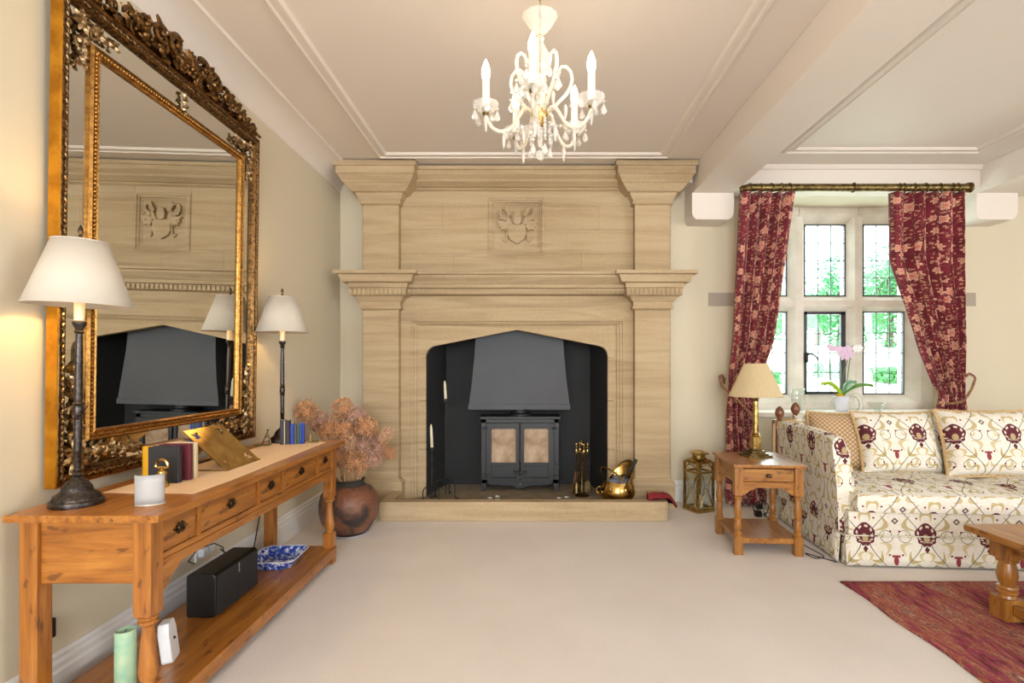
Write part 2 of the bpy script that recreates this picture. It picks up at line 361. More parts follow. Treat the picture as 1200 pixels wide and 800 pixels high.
def boxuv(bm, off=(0, 0), ctr=Vector()):
    uv = bm.loops.layers.uv.verify()
    bm.normal_update()
    for f in bm.faces:
        n = f.normal; ax = max(range(3), key=lambda i: abs(n[i]))
        for l in f.loops:
            c = l.vert.co + ctr
            p = ((c.y, c.z), (c.x, c.z), (c.x, c.y))[ax]
            l[uv].uv = (p[0] + off[0], p[1] + off[1])
def B(): return bmesh.new()
def box(bm, x0, x1, y0, y1, z0, z1, M=None):
    v = [bm.verts.new(p) for p in ((x0, y0, z0), (x1, y0, z0), (x1, y1, z0), (x0, y1, z0), (x0, y0, z1), (x1, y0, z1), (x1, y1, z1), (x0, y1, z1))]
    for f in ((3, 2, 1, 0), (4, 5, 6, 7), (0, 1, 5, 4), (1, 2, 6, 5), (2, 3, 7, 6), (3, 0, 4, 7)): bm.faces.new([v[i] for i in f])
    if M is not None: bmesh.ops.transform(bm, matrix=M, verts=v)
    return bm
def prism(bm, pts, axis, a0, a1, M=None):
    """pts: 2-D polygon in the other two axes (x,y order kept), extruded along axis"""
    def mk(p, a):
        return ((a, p[0], p[1]), (p[0], a, p[1]), (p[0], p[1], a))[axis]
    lo = [bm.verts.new(mk(p, a0)) for p in pts]; hi = [bm.verts.new(mk(p, a1)) for p in pts]
    n = len(pts); fs = [bm.faces.new(lo), bm.faces.new(hi)]
    for i in range(n): fs.append(bm.faces.new((lo[i], lo[(i + 1) % n], hi[(i + 1) % n], hi[i])))
    bmesh.ops.recalc_face_normals(bm, faces=fs)
    if M is not None: bmesh.ops.transform(bm, matrix=M, verts=lo + hi)
    return bm
def lathe(bm, prof, c=(0, 0, 0), seg=24, M=None, sq=False, sx=1, sy=1, fn=None):
    rings = []; vs_ = []
    for (r, z) in prof:
        ring = []
        if r < 1e-5: ring = [bm.verts.new((c[0], c[1], c[2] + z))]
        else:
            for i in range(seg):
                a = 2 * PI * (i + (0.5 if sq else 0)) / seg
                rr = r * (fn(a, z) if fn else 1)
                ring.append(bm.verts.new((c[0] + rr * math.cos(a) * sx, c[1] + rr * math.sin(a) * sy, c[2] + z)))
        rings.append(ring); vs_ += ring
    for a, b in zip(rings, rings[1:]):
        if len(a) == 1 and len(b) == 1: continue
        for i in range(seg):
            j = (i + 1) % seg
            if len(a) == 1: bm.faces.new((a[0], b[j], b[i]))
            elif len(b) == 1: bm.faces.new((a[i], a[j], b[0]))
            else: bm.faces.new((a[i], a[j], b[j], b[i]))
    if len(rings[0]) > 1: bm.faces.new(list(reversed(rings[0])))
    if len(rings[-1]) > 1: bm.faces.new(rings[-1])
    if M is not None: bmesh.ops.transform(bm, matrix=M, verts=vs_)
    return bm
def shell(bm, prof, c=(0, 0, 0), seg=32, t=0.002, fn=None, M=None):
    """open lathe with wall thickness"""
    return lathe(bm, prof + [(max(r - t, 1e-3), z) for r, z in reversed(prof)], c, seg, M, fn=fn)
def tube(bm, pts, r, seg=8, closed=False, cap=True):
    P = [Vector(p) for p in pts]; n = len(P)
    R = r if isinstance(r, (list, tuple)) else [r] * n
    rings = []; up = None
    for i, p in enumerate(P):
        if closed: t = P[(i + 1) % n] - P[i - 1]
        else: t = P[min(i + 1, n - 1)] - P[max(i - 1, 0)]
        if t.length < 1e-9: t = Vector((0, 0, 1))
        t.normalize()
        if up is None:
            up = Vector((0, 0, 1)) if abs(t.z) < 0.9 else Vector((1, 0, 0))
        s = t.cross(up)
        if s.length < 1e-6: s = t.cross(Vector((0, 1, 0.1)))
        s.normalize(); up = s.cross(t).normalized()
        rings.append([bm.verts.new(p + (s * math.cos(2 * PI * k / seg) + up * math.sin(2 * PI * k / seg)) * R[i]) for k in range(seg)])
    m = n if closed else n - 1
    for i in range(m):
        a, b = rings[i], rings[(i + 1) % n]
        for k in range(seg): bm.faces.new((a[k], a[(k + 1) % seg], b[(k + 1) % seg], b[k]))
    if cap and not closed:
        bm.faces.new(list(reversed(rings[0]))); bm.faces.new(rings[-1])
    return bm
def ball(bm, c, r, u=10, v=6, s=(1, 1, 1), M=None):
    mm = Matrix.Translation(c) @ (M if M is not None else Matrix()) @ Matrix.Diagonal((s[0], s[1], s[2], 1))
    bmesh.ops.create_uvsphere(bm, u_segments=u, v_segments=v, radius=r, matrix=mm); return bm
def arc(c, r, a0, a1, n, plane='xz', ry=None):
    out = []; ry = ry or r
    for i in range(n + 1):
        a = a0 + (a1 - a0) * i / n; p, q = r * math.cos(a), ry * math.sin(a)
        out.append({'xz': (c[0] + p, c[1], c[2] + q), 'yz': (c[0], c[1] + p, c[2] + q), 'xy': (c[0] + p, c[1] + q, c[2])}[plane])
    return out
def rotm(axis, a, at=(0, 0, 0)):
    return Matrix.Translation(at) @ Matrix.Rotation(a, 4, axis) @ Matrix.Translation(-Vector(at))
def grid(bm, fn, nu, nv, uvf=None, wrap=False):
    vs_ = [[bm.verts.new(fn(i / nu, j / nv)) for j in range(nv + 1)] for i in range(nu + (0 if wrap else 1))]
    uv = bm.loops.layers.uv.verify(); n = len(vs_)
    for i in range(nu):
        for j in range(nv):
            i2 = (i + 1) % n
            f = bm.faces.new((vs_[i][j], vs_[i2][j], vs_[i2][j + 1], vs_[i][j + 1]))
            if uvf:
                for l, (a, b) in zip(f.loops, ((i, j), (i + 1, j), (i + 1, j + 1), (i, j + 1))): l[uv].uv = uvf(a / nu, b / nv)
    return bm
def mod(o, kind, **kw):
    m = o.modifiers.new(kind.lower(), kind)
    for k, v in kw.items(): setattr(m, k, v)
    return m
def dup_tree(root, loc, rot=None, label=None, group=None):
    r = root.copy(); COL.objects.link(r); r.location = loc
    if rot is not None: r.rotation_euler = rot
    if label: r['label'] = label
    if group: r['group'] = group
    for ch in list(root.children):
        c = ch.copy(); COL.objects.link(c); c.parent = r
        for g in ch.children:
            d = g.copy(); COL.objects.link(d); d.parent = c
    return r
def dup(o, loc, rot=None, parent=None, scale=None):
    c = o.copy(); COL.objects.link(c); c.location = loc
    if rot is not None: c.rotation_euler = rot
    if scale is not None: c.scale = scale
    c.parent = parent if parent is not None else o.parent
    return c
# ================================================================== SETTING
XW = -1.79; YB = 5.05; XR = 7.2; YR = -5.2; ZC = 3.04
bm = box(B(), XW - 0.2, XR + 0.2, YR - 0.2, YB + 0.45, -0.12, 0); struct(obj('floor', bm, 'carpet', smooth=False))
bm = box(B(), XW - 0.2, XR + 0.2, YR - 0.2, YB + 0.45, ZC, ZC + 0.15); struct(obj('ceiling', bm, 'ceiling_paint', smooth=False))
struct(obj('wall_left', box(B(), XW - 0.2, XW, YR - 0.2, YB + 0.45, 0, ZC), 'wall_paint', smooth=False))
bm = B(); box(bm, XR, XR + 0.2, YR - 0.2, -2.6, 0, ZC); box(bm, XR, XR + 0.2, -0.4, YB + 0.45, 0, ZC); box(bm, XR, XR + 0.2, -2.6, -0.4, 0, 0.8); box(bm, XR, XR + 0.2, -2.6, -0.4, 2.7, ZC)  # unseen opening put in to go with the added side light
struct(obj('wall_right', bm, 'wall_paint', smooth=False))
bm = B(); y0, y1 = YR - 0.2, YR
for a, b in ((XW, -1.5), (1.1, 3.0), (5.6, XR)): box(bm, a, b, y0, y1, 0, ZC)
for a, b in ((-1.5, 1.1), (3.0, 5.6)): box(bm, a, b, y0, y1, 0, 0.8); box(bm, a, b, y0, y1, 2.7, ZC)  # unseen openings put in to go with the added rear lights
struct(obj('wall_front', bm, 'wall_paint', smooth=False))
y0, y1 = YB, YB + 0.45
FX0, FX1 = -1.0, 0.76; WX0, WX1, WZ0, WZ1 = 1.98, 4.02, 0.79, 2.855
bm = B(); box(bm, XW, FX0, y0, y1, 0, ZC); box(bm, FX0, FX1, y0, y1, 1.66, ZC); box(bm, FX1, WX0, y0, y1, 0, ZC); box(bm, WX0, WX1, y0, y1, 0, WZ0); box(bm, WX0, WX1, y0, y1, WZ1, ZC); box(bm, WX1, XR, y0, y1, 0, ZC)
wb = struct(obj('wall_back', bm, 'wall_paint', smooth=False))
for a, b in ((1.667, 1.955), (4.045, 4.18)):
    obj('exposed_stone', box(B(), a, b, YB - 0.003, YB + 0.05, 1.826, 1.952), 'exposed_stone', wb, smooth=False, bevel=0.001)
# skirting boards
def skirt(name, pts):                      # profile (depth, z), run along y or x
    prof = [(0, 0), (0.028, 0), (0.028, 0.125), (0.022, 0.135), (0.022, 0.155), (0.012, 0.165), (0.012, 0.178), (0.006, 0.19), (0, 0.19)]
    return prof
PR = skirt('', None)
bm = prism(B(), [(XW + d, z) for d, z in PR], 1, YR, YB); struct(obj('baseboard_left', bm, 'white_gloss', smooth=False))
bm = B(); prism(bm, [(YB - d, z) for d, z in PR], 0, XW + 0.03, -1.25); prism(bm, [(YB - d, z) for d, z in PR], 0, 1.28, XR); struct(obj('baseboard_back', bm, 'white_gloss', smooth=False))
# cove along the left wall
cv = [(XW, 2.90)] + [(XW + 0.165 - 0.16 * math.cos(t), 2.905 + 0.125 * math.sin(t)) for t in [i / 8 * PI / 2 for i in range(9)]]
cv = [(XW, 2.895), (XW + 0.006, 2.90)]
for i in range(9):
    t = i / 8 * PI / 2; cv.append((XW + 0.006 + 0.15 * (1 - math.cos(t)), 2.90 + 0.122 * math.sin(t)))
cv += [(XW + 0.168, 3.022), (XW + 0.172, ZC), (XW, ZC)]
struct(obj('trim_1', prism(B(), cv, 1, YR, YB), 'ceiling_paint', angle=20))
# ceiling mouldings: mitred picture-frame runs
def ceil_mould(name, x0, x1, ya, yb_):
    bm = B(); prof = [(0, 0), (0.012, 0.020), (0.030, 0.024), (0.036, 0.010), (0.062, 0.010), (0.068, 0.018), (0.088, 0.018), (0.10, 0)]
    rings = []
    for o_, h in prof:
        rings.append([bm.verts.new(p) for p in ((x0 + o_, ya + o_, ZC - h), (x1 - o_, ya + o_, ZC - h), (x1 - o_, yb_ - o_, ZC - h), (x0 + o_, yb_ - o_, ZC - h))])
    for a, b in zip(rings, rings[1:]):
        for k in range(4): bm.faces.new((a[k], a[(k + 1) % 4], b[(k + 1) % 4], b[k]))
    return struct(obj(name, bm, 'ceiling_paint', smooth=False))
ceil_mould('trim_2', -1.30, 1.18, -4.6, 4.565); ceil_mould('trim_3', 2.07, 3.72, -4.6, 4.46); ceil_mould('trim_4', 4.6, 6.9, -4.6, 4.46)
# beams and their end corbels
def beam(name, xa, xb, ya=YR, yb_=YB):
    bm = box(B(), xa, xb, ya, yb_, 2.81, ZC); return struct(obj(name, bm, 'ceiling_paint', smooth=False, bevel=0.006))
b1 = beam('trim_5', 1.445, 1.81); b2 = beam('trim_6', 3.985, 4.345)
for par, xa, xb in ((b1, 1.44, 1.815), (b2, 3.98, 4.35)):
    pts = [(xa, 2.81), (xa, 2.63), (xa + .012, 2.595), (xa + .035, 2.575), (xb - .05, 2.572), (xb - .022, 2.59), (xb, 2.64), (xb, 2.81)]
    obj('corbel', prism(B(), pts, 1, 4.80, YB), 'ceiling_paint', par, angle=50)
bm = box(B(), 1.81, 3.985, 4.76, YB, 2.855, ZC); t7 = struct(obj('trim_7', bm, 'ceiling_paint', smooth=False, bevel=0.004))
bm = prism(B(), [(4.76, 3.0), (4.745, 3.005), (4.735, 3.02), (4.73, ZC), (4.76, ZC)], 0, 1.81, 3.985); obj('crown_fillet', bm, 'ceiling_paint', t7, angle=20)
bm = box(B(), 4.345, XR, 4.76, YB, 2.855, ZC); struct(obj('trim_8', bm, 'ceiling_paint', smooth=False))
bm = box(B(), 1.24, 1.445, 4.80, YB, 2.90, ZC); struct(obj('trim_9', bm, 'ceiling_paint', smooth=False))

# ------------------------------------------------------------------ window_1
w1 = bpy.data.objects.new('window_1', None); COL.objects.link(w1); w1.location = (2.98, 5.45, 0.83); WM['window_1'] = Matrix.Translation((2.98, 5.45, 0.83)); struct(w1); w1['local'] = 0
obj('sill_board', box(B(), WX0 - 0.04, WX1 + 0.04, 4.985, 5.42, 0.79, 0.833), 'window_stone', w1, smooth=False, bevel=0.004)
lights_x = [(2.18, 2.60), (2.775, 3.195), (3.37, 3.79)]; ZL = [(0.976, 1.815), (1.97, 2.70)]; YG = 5.47
def mull(xa, xb, z0, z1):                  # vertical stone bar, nosed towards the room
    c_ = (xa + xb) / 2
    pts = [(xa, YG + .09), (xa, YG - .01), (c_ - .035, YG - .085), (c_ + .035, YG - .085), (xb, YG - .01), (xb, YG + .09)]
    return prism(B(), pts, 2, z0, z1)
for (a, b) in ((2.60, 2.775), (3.195, 3.37)): obj('mullion', mull(a, b, 0.90, 2.76), 'window_stone', w1, smooth=False, bevel=0.002)
bm = prism(B(), [(WX0, YG + .09), (WX0, YG - .1), (2.10, YG - .1), (2.18, YG - .01), (2.18, YG + .09)], 2, 0.833, 2.855); obj('jamb', bm, 'window_stone', w1, smooth=False)
bm = prism(B(), [(WX1, YG + .09), (WX1, YG - .1), (3.90, YG - .1), (3.79, YG - .01), (3.79, YG + .09)], 2, 0.833, 2.855); obj('jamb', bm, 'window_stone', w1, smooth=False)
for i, (a, b) in enumerate(lights_x):
    zc = (1.815 + 1.97) / 2
    pts = [(YG + .09, 1.815), (YG - .01, 1.815), (YG - .08, zc - .035), (YG - .08, zc + .03), (YG - .01, 1.97), (YG + .09, 1.97)]
    obj('transom', prism(B(), pts, 0, a - .06, b + .06), 'window_stone', w1, smooth=False)
    pts = [(YG + .09, 2.70), (YG - .01, 2.70), (YG - .09, 2.79), (YG - .09, 2.854), (YG + .09, 2.854)]
    obj('head_stone', prism(B(), pts, 0, a - .085, b + .085), 'window_stone', w1, smooth=False)
    pts = [(YG + .09, 0.976), (YG - .01, 0.976), (YG - .09, 0.90), (YG - .09, 0.834), (YG + .09, 0.834)]
    obj('sill_stone', prism(B(), pts, 0, a - .085, b + .085), 'window_stone', w1, smooth=False)
pw = None
for i, (a, b) in enumerate(lights_x):
    for j, (z0, z1) in enumerate(ZL):
        y = YG; fr = 'dark_metal'; t = 0.012
        if i == 1 and j == 0: t = 0.028
        bm = B()
        for q in ((a, a + t, z0, z1), (b - t - (0.02 if t > .02 else 0), b, z0, z1), (a, b, z0, z0 + t), (a, b, z1 - t, z1)): box(bm, q[0], q[1], y - .016, y + .016, q[2], q[3])
        f = obj('metal_frame', bm, 'dark_metal', w1, smooth=False)
        xa, xb, za, zb = a + t, b - t, z0 + t, z1 - t; cw = (xb - xa) / 3; ch = (zb - za) / 4
        bm = B()
        for k in (1, 2): box(bm, xa + cw * k - .0035, xa + cw * k + .0035, y - .005, y + .005, za, zb)
        for k in (1, 2, 3): box(bm, xa, xb, y - .0045, y + .0045, za + ch * k - .0035, za + ch * k + .0035)
        obj('lead_came', bm, 'lead', f, smooth=False)
        for p in range(3):
            for q in range(4):
                g = obj('pane', box(B(), xa + cw * p + .002, xa + cw * (p + 1) - .002, y - .0015, y + .0015, za + ch * q + .002, za + ch * (q + 1) - .002), 'window_glass', w1, smooth=False)
                g.rotation_euler = (random.uniform(-.006, .006), 0, random.uniform(-.006, .006))
# casement fastener and stay on the middle light
bm = B(); tube(bm, [(2.79, 5.43, 1.375), (2.80, 5.40, 1.385), (2.83, 5.39, 1.38), (2.865, 5.39, 1.355), (2.885, 5.39, 1.31)], [.010, .010, .009, .008, .005], 8); box(bm, 2.778, 2.798, 5.42, 5.45, 1.30, 1.40)
obj('fastener', bm, 'black_iron', w1)
bm = B(); tube(bm, [(2.79, 5.42, 1.0), (3.02, 5.41, 1.0)], .008, 8); ball(bm, (3.03, 5.41, 1.0), .013); box(bm, 2.85, 2.90, 5.41, 5.45, .985, .998); obj('casement_stay', bm, 'black_iron', w1)

# ------------------------------------------------------------------ outside
g = struct(obj('ground', prism(B(), [(5.7, -2), (160, -2), (160, 4.5), (60, 4.0), (30, 2.2), (20, 1.0), (12, -.2), (5.7, -.5)], 0, -60, 110), 'garden_ground', smooth=False))
def ground_z(Y):
    P = [(5.7, -.5), (12, -.2), (20, 1.0), (30, 2.2), (60, 4.0)]
    for (a, za), (b, zb) in zip(P, P[1:]):
        if a <= Y <= b: return za + (zb - za) * (Y - a) / (b - a)
    return 4.0
def tree_proto(seed, R, H, n):
    rn = random.Random(seed); bm = B()
    lobes = [(Vector((rn.uniform(-.55, .55) * R, rn.uniform(-.5, .5) * R, rn.uniform(.12, .9) * H)), rn.uniform(.35, .6) * R) for _ in range(11)]
    for _ in range(n):
        c_, r_ = rn.choice(lobes); d = Vector((rn.gauss(0, 1), rn.gauss(0, 1), rn.gauss(0, 1))).normalized() * r_ * rn.uniform(.55, 1.05)
        p = c_ + d; s = rn.uniform(.07, .16); a = Vector((rn.gauss(0, 1), rn.gauss(0, 1), rn.gauss(0, 1))).normalized(); b = a.orthogonal().normalized()
        v = [bm.verts.new(p + a * s + b * 0), bm.verts.new(p + b * s * .6), bm.verts.new(p - a * s), bm.verts.new(p - b * s * .6)]; bm.faces.new(v)
    return bm
TREES = [(900, 322, 30, 'broad tree seen behind the left curtain edge through the window'), (928, 330, 46, 'tree at the left side of the middle window light'), (958, 322, 37, 'tree low in the middle upper window light'),
         (984, 306, 31, 'taller tree at the right of the middle upper window light'), (1016, 352, 52, 'small far tree at the left of the right window light'), (1042, 294, 33, 'tall tree filling the right upper window light'), (1068, 300, 33, 'tree beyond the right curtain edge')]
for k, (px, py, Y, lab) in enumerate(TREES):
    X = (px - 622) * Y / 630; zt = 1.27 + (428 - py) * Y / 630; gz = ground_z(Y) - .1; H = zt - gz
    t = thing('garden_tree', lab, 'tree', (X, Y, gz), group=None, local=True)
    o = obj('crown', tree_proto(k, 2.1, H * .98, 3600), 'leafage', t, smooth=False, center=False)
    bm = B(); tube(bm, [(0, 0, 0), (.1, 0, H * .3), (0, .1, H * .7)], [.22, .16, .07], 8); tube(bm, [(.05, 0, H * .3), (.9, .2, H * .6)], [.1, .04], 6); tube(bm, [(.05, 0, H * .35), (-.9, -.2, H * .65)], [.1, .04], 6)
    obj('trunk', bm, 'bark', t, center=False)
for k, (px, Y, wd) in enumerate(((890, 17, 1.2), (975, 19, 1.0), (1045, 18, 1.0))):
    rn = random.Random(50 + k); bm = B()
    for _ in range(900):
        p = Vector((rn.uniform(-wd / 2, wd / 2), rn.uniform(-.4, .4), rn.uniform(0, 1) ** .7 * .5)); s = rn.uniform(.05, .12); a = Vector((rn.gauss(0, 1), rn.gauss(0, 1), rn.gauss(0, 1))).normalized(); b = a.orthogonal().normalized()
        bm.faces.new([bm.verts.new(p + a * s), bm.verts.new(p + b * s * .6), bm.verts.new(p - a * s), bm.verts.new(p - b * s * .6)])
    X = (px - 622) * Y / 630; bmesh.ops.translate(bm, verts=bm.verts, vec=(X, Y, ground_z(Y)))
    tag(obj('garden_bush', bm, 'leafage', smooth=False), ('leafy bush on the lawn behind the left window light', 'leafy bush on the lawn behind the orchid in the middle light', 'leafy bush on the lawn behind the right window light')[k], 'bush')

# ================================================================== FIREPLACE
fp = thing('stone_fireplace', 'tall carved sandstone fireplace with pilasters, dentilled mantel and crest panel', 'fireplace', (-0.128, 4.9, 0))
PX = [(-1.50, -1.181), (0.930, 1.242)]; YP = 4.80; YS = 4.885
UP = [(.195, 3.03), (.195, 2.99), (.179, 2.985), (.179, 2.925), (.168, 2.92), (.160, 2.905), (.136, 2.862), (.128, 2.858), (.118, 2.845), (.09, 2.812), (.075, 2.80), (.052, 2.797), (.05, 2.79), (.044, 2.775), (.026, 2.745), (.018, 2.735), (.018, 2.725), (.024, 2.722), (.024, 2.712), (.012, 2.705), (0, 2.70)]
MD = [(.195, 2.089), (.195, 2.062), (.165, 2.056), (.158, 2.04), (.142, 1.998), (.100, 1.990), (.098, 1.955), (.086, 1.948), (.086, 1.888), (.060, 1.884), (.052, 1.878), (.030, 1.842), (.020, 1.836), (.018, 1.80), (.026, 1.796), (.026, 1.778), (.014, 1.77), (.0, 1.762)]
def cap_mesh(x0, x1, yf, yb_, prof):
    bm = B(); rings = []
    for o_, z in prof: rings.append([bm.verts.new(p) for p in ((x0 - o_, yb_, z), (x0 - o_, yf - o_, z), (x1 + o_, yf - o_, z), (x1 + o_, yb_, z))])
    for a, b in zip(rings, rings[1:]):
        for k in range(4): bm.faces.new((a[k], b[k], b[(k + 1) % 4], a[(k + 1) % 4]))
    bm.faces.new(rings[0]); bm.faces.new(list(reversed(rings[-1]))); bmesh.ops.recalc_face_normals(bm, faces=bm.faces); return bm
for i, (x0, x1) in enumerate(PX):
    yb_ = YB - .002
    obj('capital', cap_mesh(x0, x1, YP, yb_, UP), 'stone', fp, smooth=False)
    mc = obj('capital', cap_mesh(x0, x1, YP, yb_, MD), 'stone', fp, smooth=False)
    bm = B(); n = 13; w = (x1 - x0 + .172) / (n - .42)
    for k in range(n): box(bm, x0 - .086 + w * k - .004, x0 - .086 + w * k + w * .58, YP - .098, YP - .08, 1.892, 1.944)
    d = obj('dentils', bm, 'stone', mc, smooth=False); d['kind'] = 'stuff'
    obj('pilaster', box(B(), x0, x1, YP, yb_, 2.089, 2.70), 'stone', fp, smooth=False, bevel=.003)
    obj('pilaster', box(B(), x0, x1, YP, yb_, 0.24, 1.762), 'stone', fp, smooth=False, bevel=.003)
    bs = [(0, .262), (.008, .262), (.012, .250), (.03, .238), (.038, .234), (.038, 0)]
    obj('plinth', cap_mesh(x0, x1, YP, yb_, bs), 'stone', fp, smooth=False, bevel=.002)
XI0, XI1 = PX[0][1], PX[1][0]
def run(prof, yf, x0, x1):
    pts = [(YB - .01, prof[0][1])] + [(yf - o_, z) for o_, z in prof] + [(YB - .01, prof[-1][1])]
    return prism(B(), pts, 0, x0, x1)
UPr = [(.165, 3.025), (.165, 2.995), (.150, 2.99), (.145, 2.955), (.112, 2.925), (.106, 2.905), (.085, 2.895), (.055, 2.875), (.030, 2.872), (.028, 2.862), (.012, 2.855), (0, 2.85)]
obj('cornice', run(UPr, YS, XI0, XI1), 'stone', fp, smooth=False)
MDr = [(.195, 2.089), (.195, 2.070), (.170, 2.064), (.160, 2.045), (.120, 2.010), (.112, 2.0), (.098, 1.99), (.098, 1.962), (.070, 1.955), (.070, 1.908), (.012, 1.902), (0, 1.9)]
mt = obj('mantel_shelf', run(MDr, YS, XI0, XI1), 'stone', fp, smooth=False)
bm = B(); n = 50; w = (XI1 - XI0) / n
for k in range(n): box(bm, XI0 + w * k, XI0 + w * k + w * .6, YS - .084, YS - .068, 1.911, 1.951)
d = obj('dentils', bm, 'stone', mt, smooth=False); d['kind'] = 'stuff'
# ashlar of the overmantel, joint by joint
CX0, CX1, CZ0, CZ1 = -.388, .124, 2.268, 2.792
def stone(x0, x1, z0, z1, yf=YS, yb_=YB - .002, j=.0005):
    yf += random.uniform(-.0006, .0006)
    return obj('stone_block', box(B(), x0 + j, x1 - j, yf, yb_, z0 + j, z1 - j), 'stone', fp, smooth=False, bevel=.0008)
for z0, z1, js in ((2.089, 2.286, (XI0, -.70, -.124, .46, XI1)), (2.286, 2.503, (XI0, CX0)), (2.503, 2.712, (XI0, -.80, CX0)), (2.712, 2.85, (XI0, CX0))):
    for a, b in zip(js, js[1:]): stone(a, b, z0, z1)
for z0, z1, js in ((2.286, 2.503, (CX1, XI1)), (2.503, 2.712, (CX1, .62, XI1)), (2.712, 2.85, (CX1, XI1))):
    for a, b in zip(js, js[1:]): stone(a, b, z0, z1)
stone(CX0, CX1, 2.792, 2.85)
# narrow return stones beyond the pilasters
for x0, x1 in ((-1.535, -1.50), (1.242, 1.276)):
    zz = [0, .45, .93, 1.34, 1.75, 2.2, 2.62, 2.9]
    for a, b in zip(zz, zz[1:]): stone(x0, x1, a, b, 4.90)
# crest panel
cp = obj('crest_panel', box(B(), CX0, CX1, YS + .02, YB - .002, CZ0, CZ1), 'stone', fp, smooth=False)
bm = B(); rings = []
for o_, d_ in ((0, -.006), (.012, -.012), (.022, -.012), (.028, -.002), (.040, 0), (.046, .012), (.060, .016), (.064, .02)):
    rings.append([bm.verts.new(p) for p in ((CX0 + o_, YS + d_, CZ0 + o_), (CX1 - o_, YS + d_, CZ0 + o_), (CX1 - o_, YS + d_, CZ1 - o_), (CX0 + o_, YS + d_, CZ1 - o_))])
for a, b in zip(rings, rings[1:]):
    for k in range(4): bm.faces.new((a[k], a[(k + 1) % 4], b[(k + 1) % 4], b[k]))
r0 = [bm.verts.new((v.co.x, YS + .02, v.co.z)) for v in rings[0]]
for k in range(4): bm.faces.new((r0[k], r0[(k + 1) % 4], rings[0][(k + 1) % 4], rings[0][k]))
obj('panel_moulding', bm, 'stone', cp, smooth=False)
# carved relief: shield, helmet, mantling (coordinates read in a 512 mm square)
def cr(px, py): return ((px - 605) * .00775 - .1317, 2.53 - (py - 265.5) * .00775)
def relief(pts, d=.022, bev=.006):
    d = d * 1.5
    bm = B(); prism(bm, [cr(*p) for p in pts], 1, YS + .02 - d, YS + .021)
    return bm
bm = relief([(595.0, 264.5), (599, 262.5), (606, 263.5), (613, 262.5), (616.3, 264.5), (616.5, 276), (614, 281), (606, 286), (598, 281), (595, 276)])
obj('shield', bm, 'stone', cp, smooth=True, bevel=.007)
bm = relief([(601.5, 262), (601, 254), (603, 249.5), (606, 248.5), (609.5, 249.5), (611, 254), (610.5, 262), (606, 264)], .03); obj('helmet', bm, 'stone', cp, smooth=True, bevel=.006)
for s in (-1, 1):
    for q, (pts, d_) in enumerate((([(600, 262), (597, 256), (598.5, 250), (594, 248), (593.5, 255), (588, 251), (588, 243), (584.5, 246), (584, 252), (587.5, 257), (591, 259), (596, 264)], .020),
        ([(596, 262), (590, 259), (586, 259.5), (581.5, 259), (584.5, 262.5), (584, 266), (586.5, 266.5), (586, 269.5), (589.5, 269), (593, 271), (595, 268)], .024),
        ([(595, 268), (593, 274), (592.5, 280), (588, 279.5), (592, 284), (594.5, 282), (595, 276)], .016),
        ([(591, 246.5), (594, 242), (596, 247), (599, 252), (597, 255), (593, 250)], .028))):
        P = [(606 + s * (p[0] - 606) * -1 if s > 0 else p[0], p[1]) for p in pts]
        obj('mantling_leaf', relief(P, d_), 'stone', cp, smooth=True, bevel=.004)
    bm = B()
    for (a, b) in ((590, 245), (586.5, 256), (593, 258), (588, 264), (593.5, 268)):
        x_, z_ = cr(606 + s * (606 - a) if s > 0 else a, b); ball(bm, (x_, YS - .012, z_), .013, 10, 6, (1, .8, 1))
    obj('mantling_scroll', bm, 'stone', cp)
# surround: lintel, jambs, stepped moulding, arch
MX0, MX1, MZ = -1.093, .837, 1.673
IX0, IX1, IZ = -1.0235, .7676, 1.632
OX0, OX1 = -.9615, .7056
stone(XI0, XI1, MZ, 1.90)
zz = [0.06, .5, .944, 1.34, MZ]
for a, b in zip(zz, zz[1:]): stone(XI0, MX0, a, b); stone(MX1, XI1, a, b)
bm = B(); rings = []
K = [(0, 0), (.010, .010), (.024, .012), (.030, .024), (.034, .024), (.048, .026), (.056, .04), (.0695, .045)]
for o_, d_ in K:
    fx = o_; rings.append([bm.verts.new(p) for p in ((MX0 + fx, YS + d_, .06), (MX0 + fx, YS + d_, MZ - o_ * .6), (MX1 - fx, YS + d_, MZ - o_ * .6), (MX1 - fx, YS + d_, .06))])
for a, b in zip(rings, rings[1:]):
    for k in range(3): bm.faces.new((a[k], b[k], b[k + 1], a[k + 1]))
obj('surround_moulding', bm, 'stone', fp, smooth=False)
YI = YS + .045
for a, b in zip(zz, zz[1:-1]): 
    for xa, xb in ((MX0, OX0), (OX1, MX1)):
        obj('stone_block', box(B(), xa, xb, YI, YI + .07, a + .001, b - .001), 'stone', fp, smooth=False, bevel=.006)
A = [(OX0, 1.34), (OX0, 1.363), (OX0 + .008, 1.395), (OX0 + .03, 1.425), (OX0 + .062, 1.444), (OX0 + .10, 1.452), (-.128, 1.597), (OX1 - .10, 1.452), (OX1 - .062, 1.444), (OX1 - .03, 1.425), (OX1 - .008, 1.395), (OX1, 1.363), (OX1, 1.34)]
bm = prism(B(), [(MX0, 1.341), (MX0, MZ - .001)] + [(MX1, MZ - .001), (MX1, 1.341)] + list(reversed(A[1:-1] and [(OX0, 1.341)] + A[1:-1] + [(OX1, 1.341)])), 1, YI, YI + .07)
obj('arch_lintel', bm, 'stone', fp, smooth=False, bevel=.006)
# rear upstand so nothing shows between surround and wall
bm = B(); box(bm, MX0, OX0, YI + .07, YB, .06, 1.66); box(bm, OX1, MX1, YI + .07, YB, .06, 1.66); box(bm, MX0, MX1, YI + .07, YB, 1.61, 1.9); obj('backing_stone', bm, 'stone', fp, smooth=False)
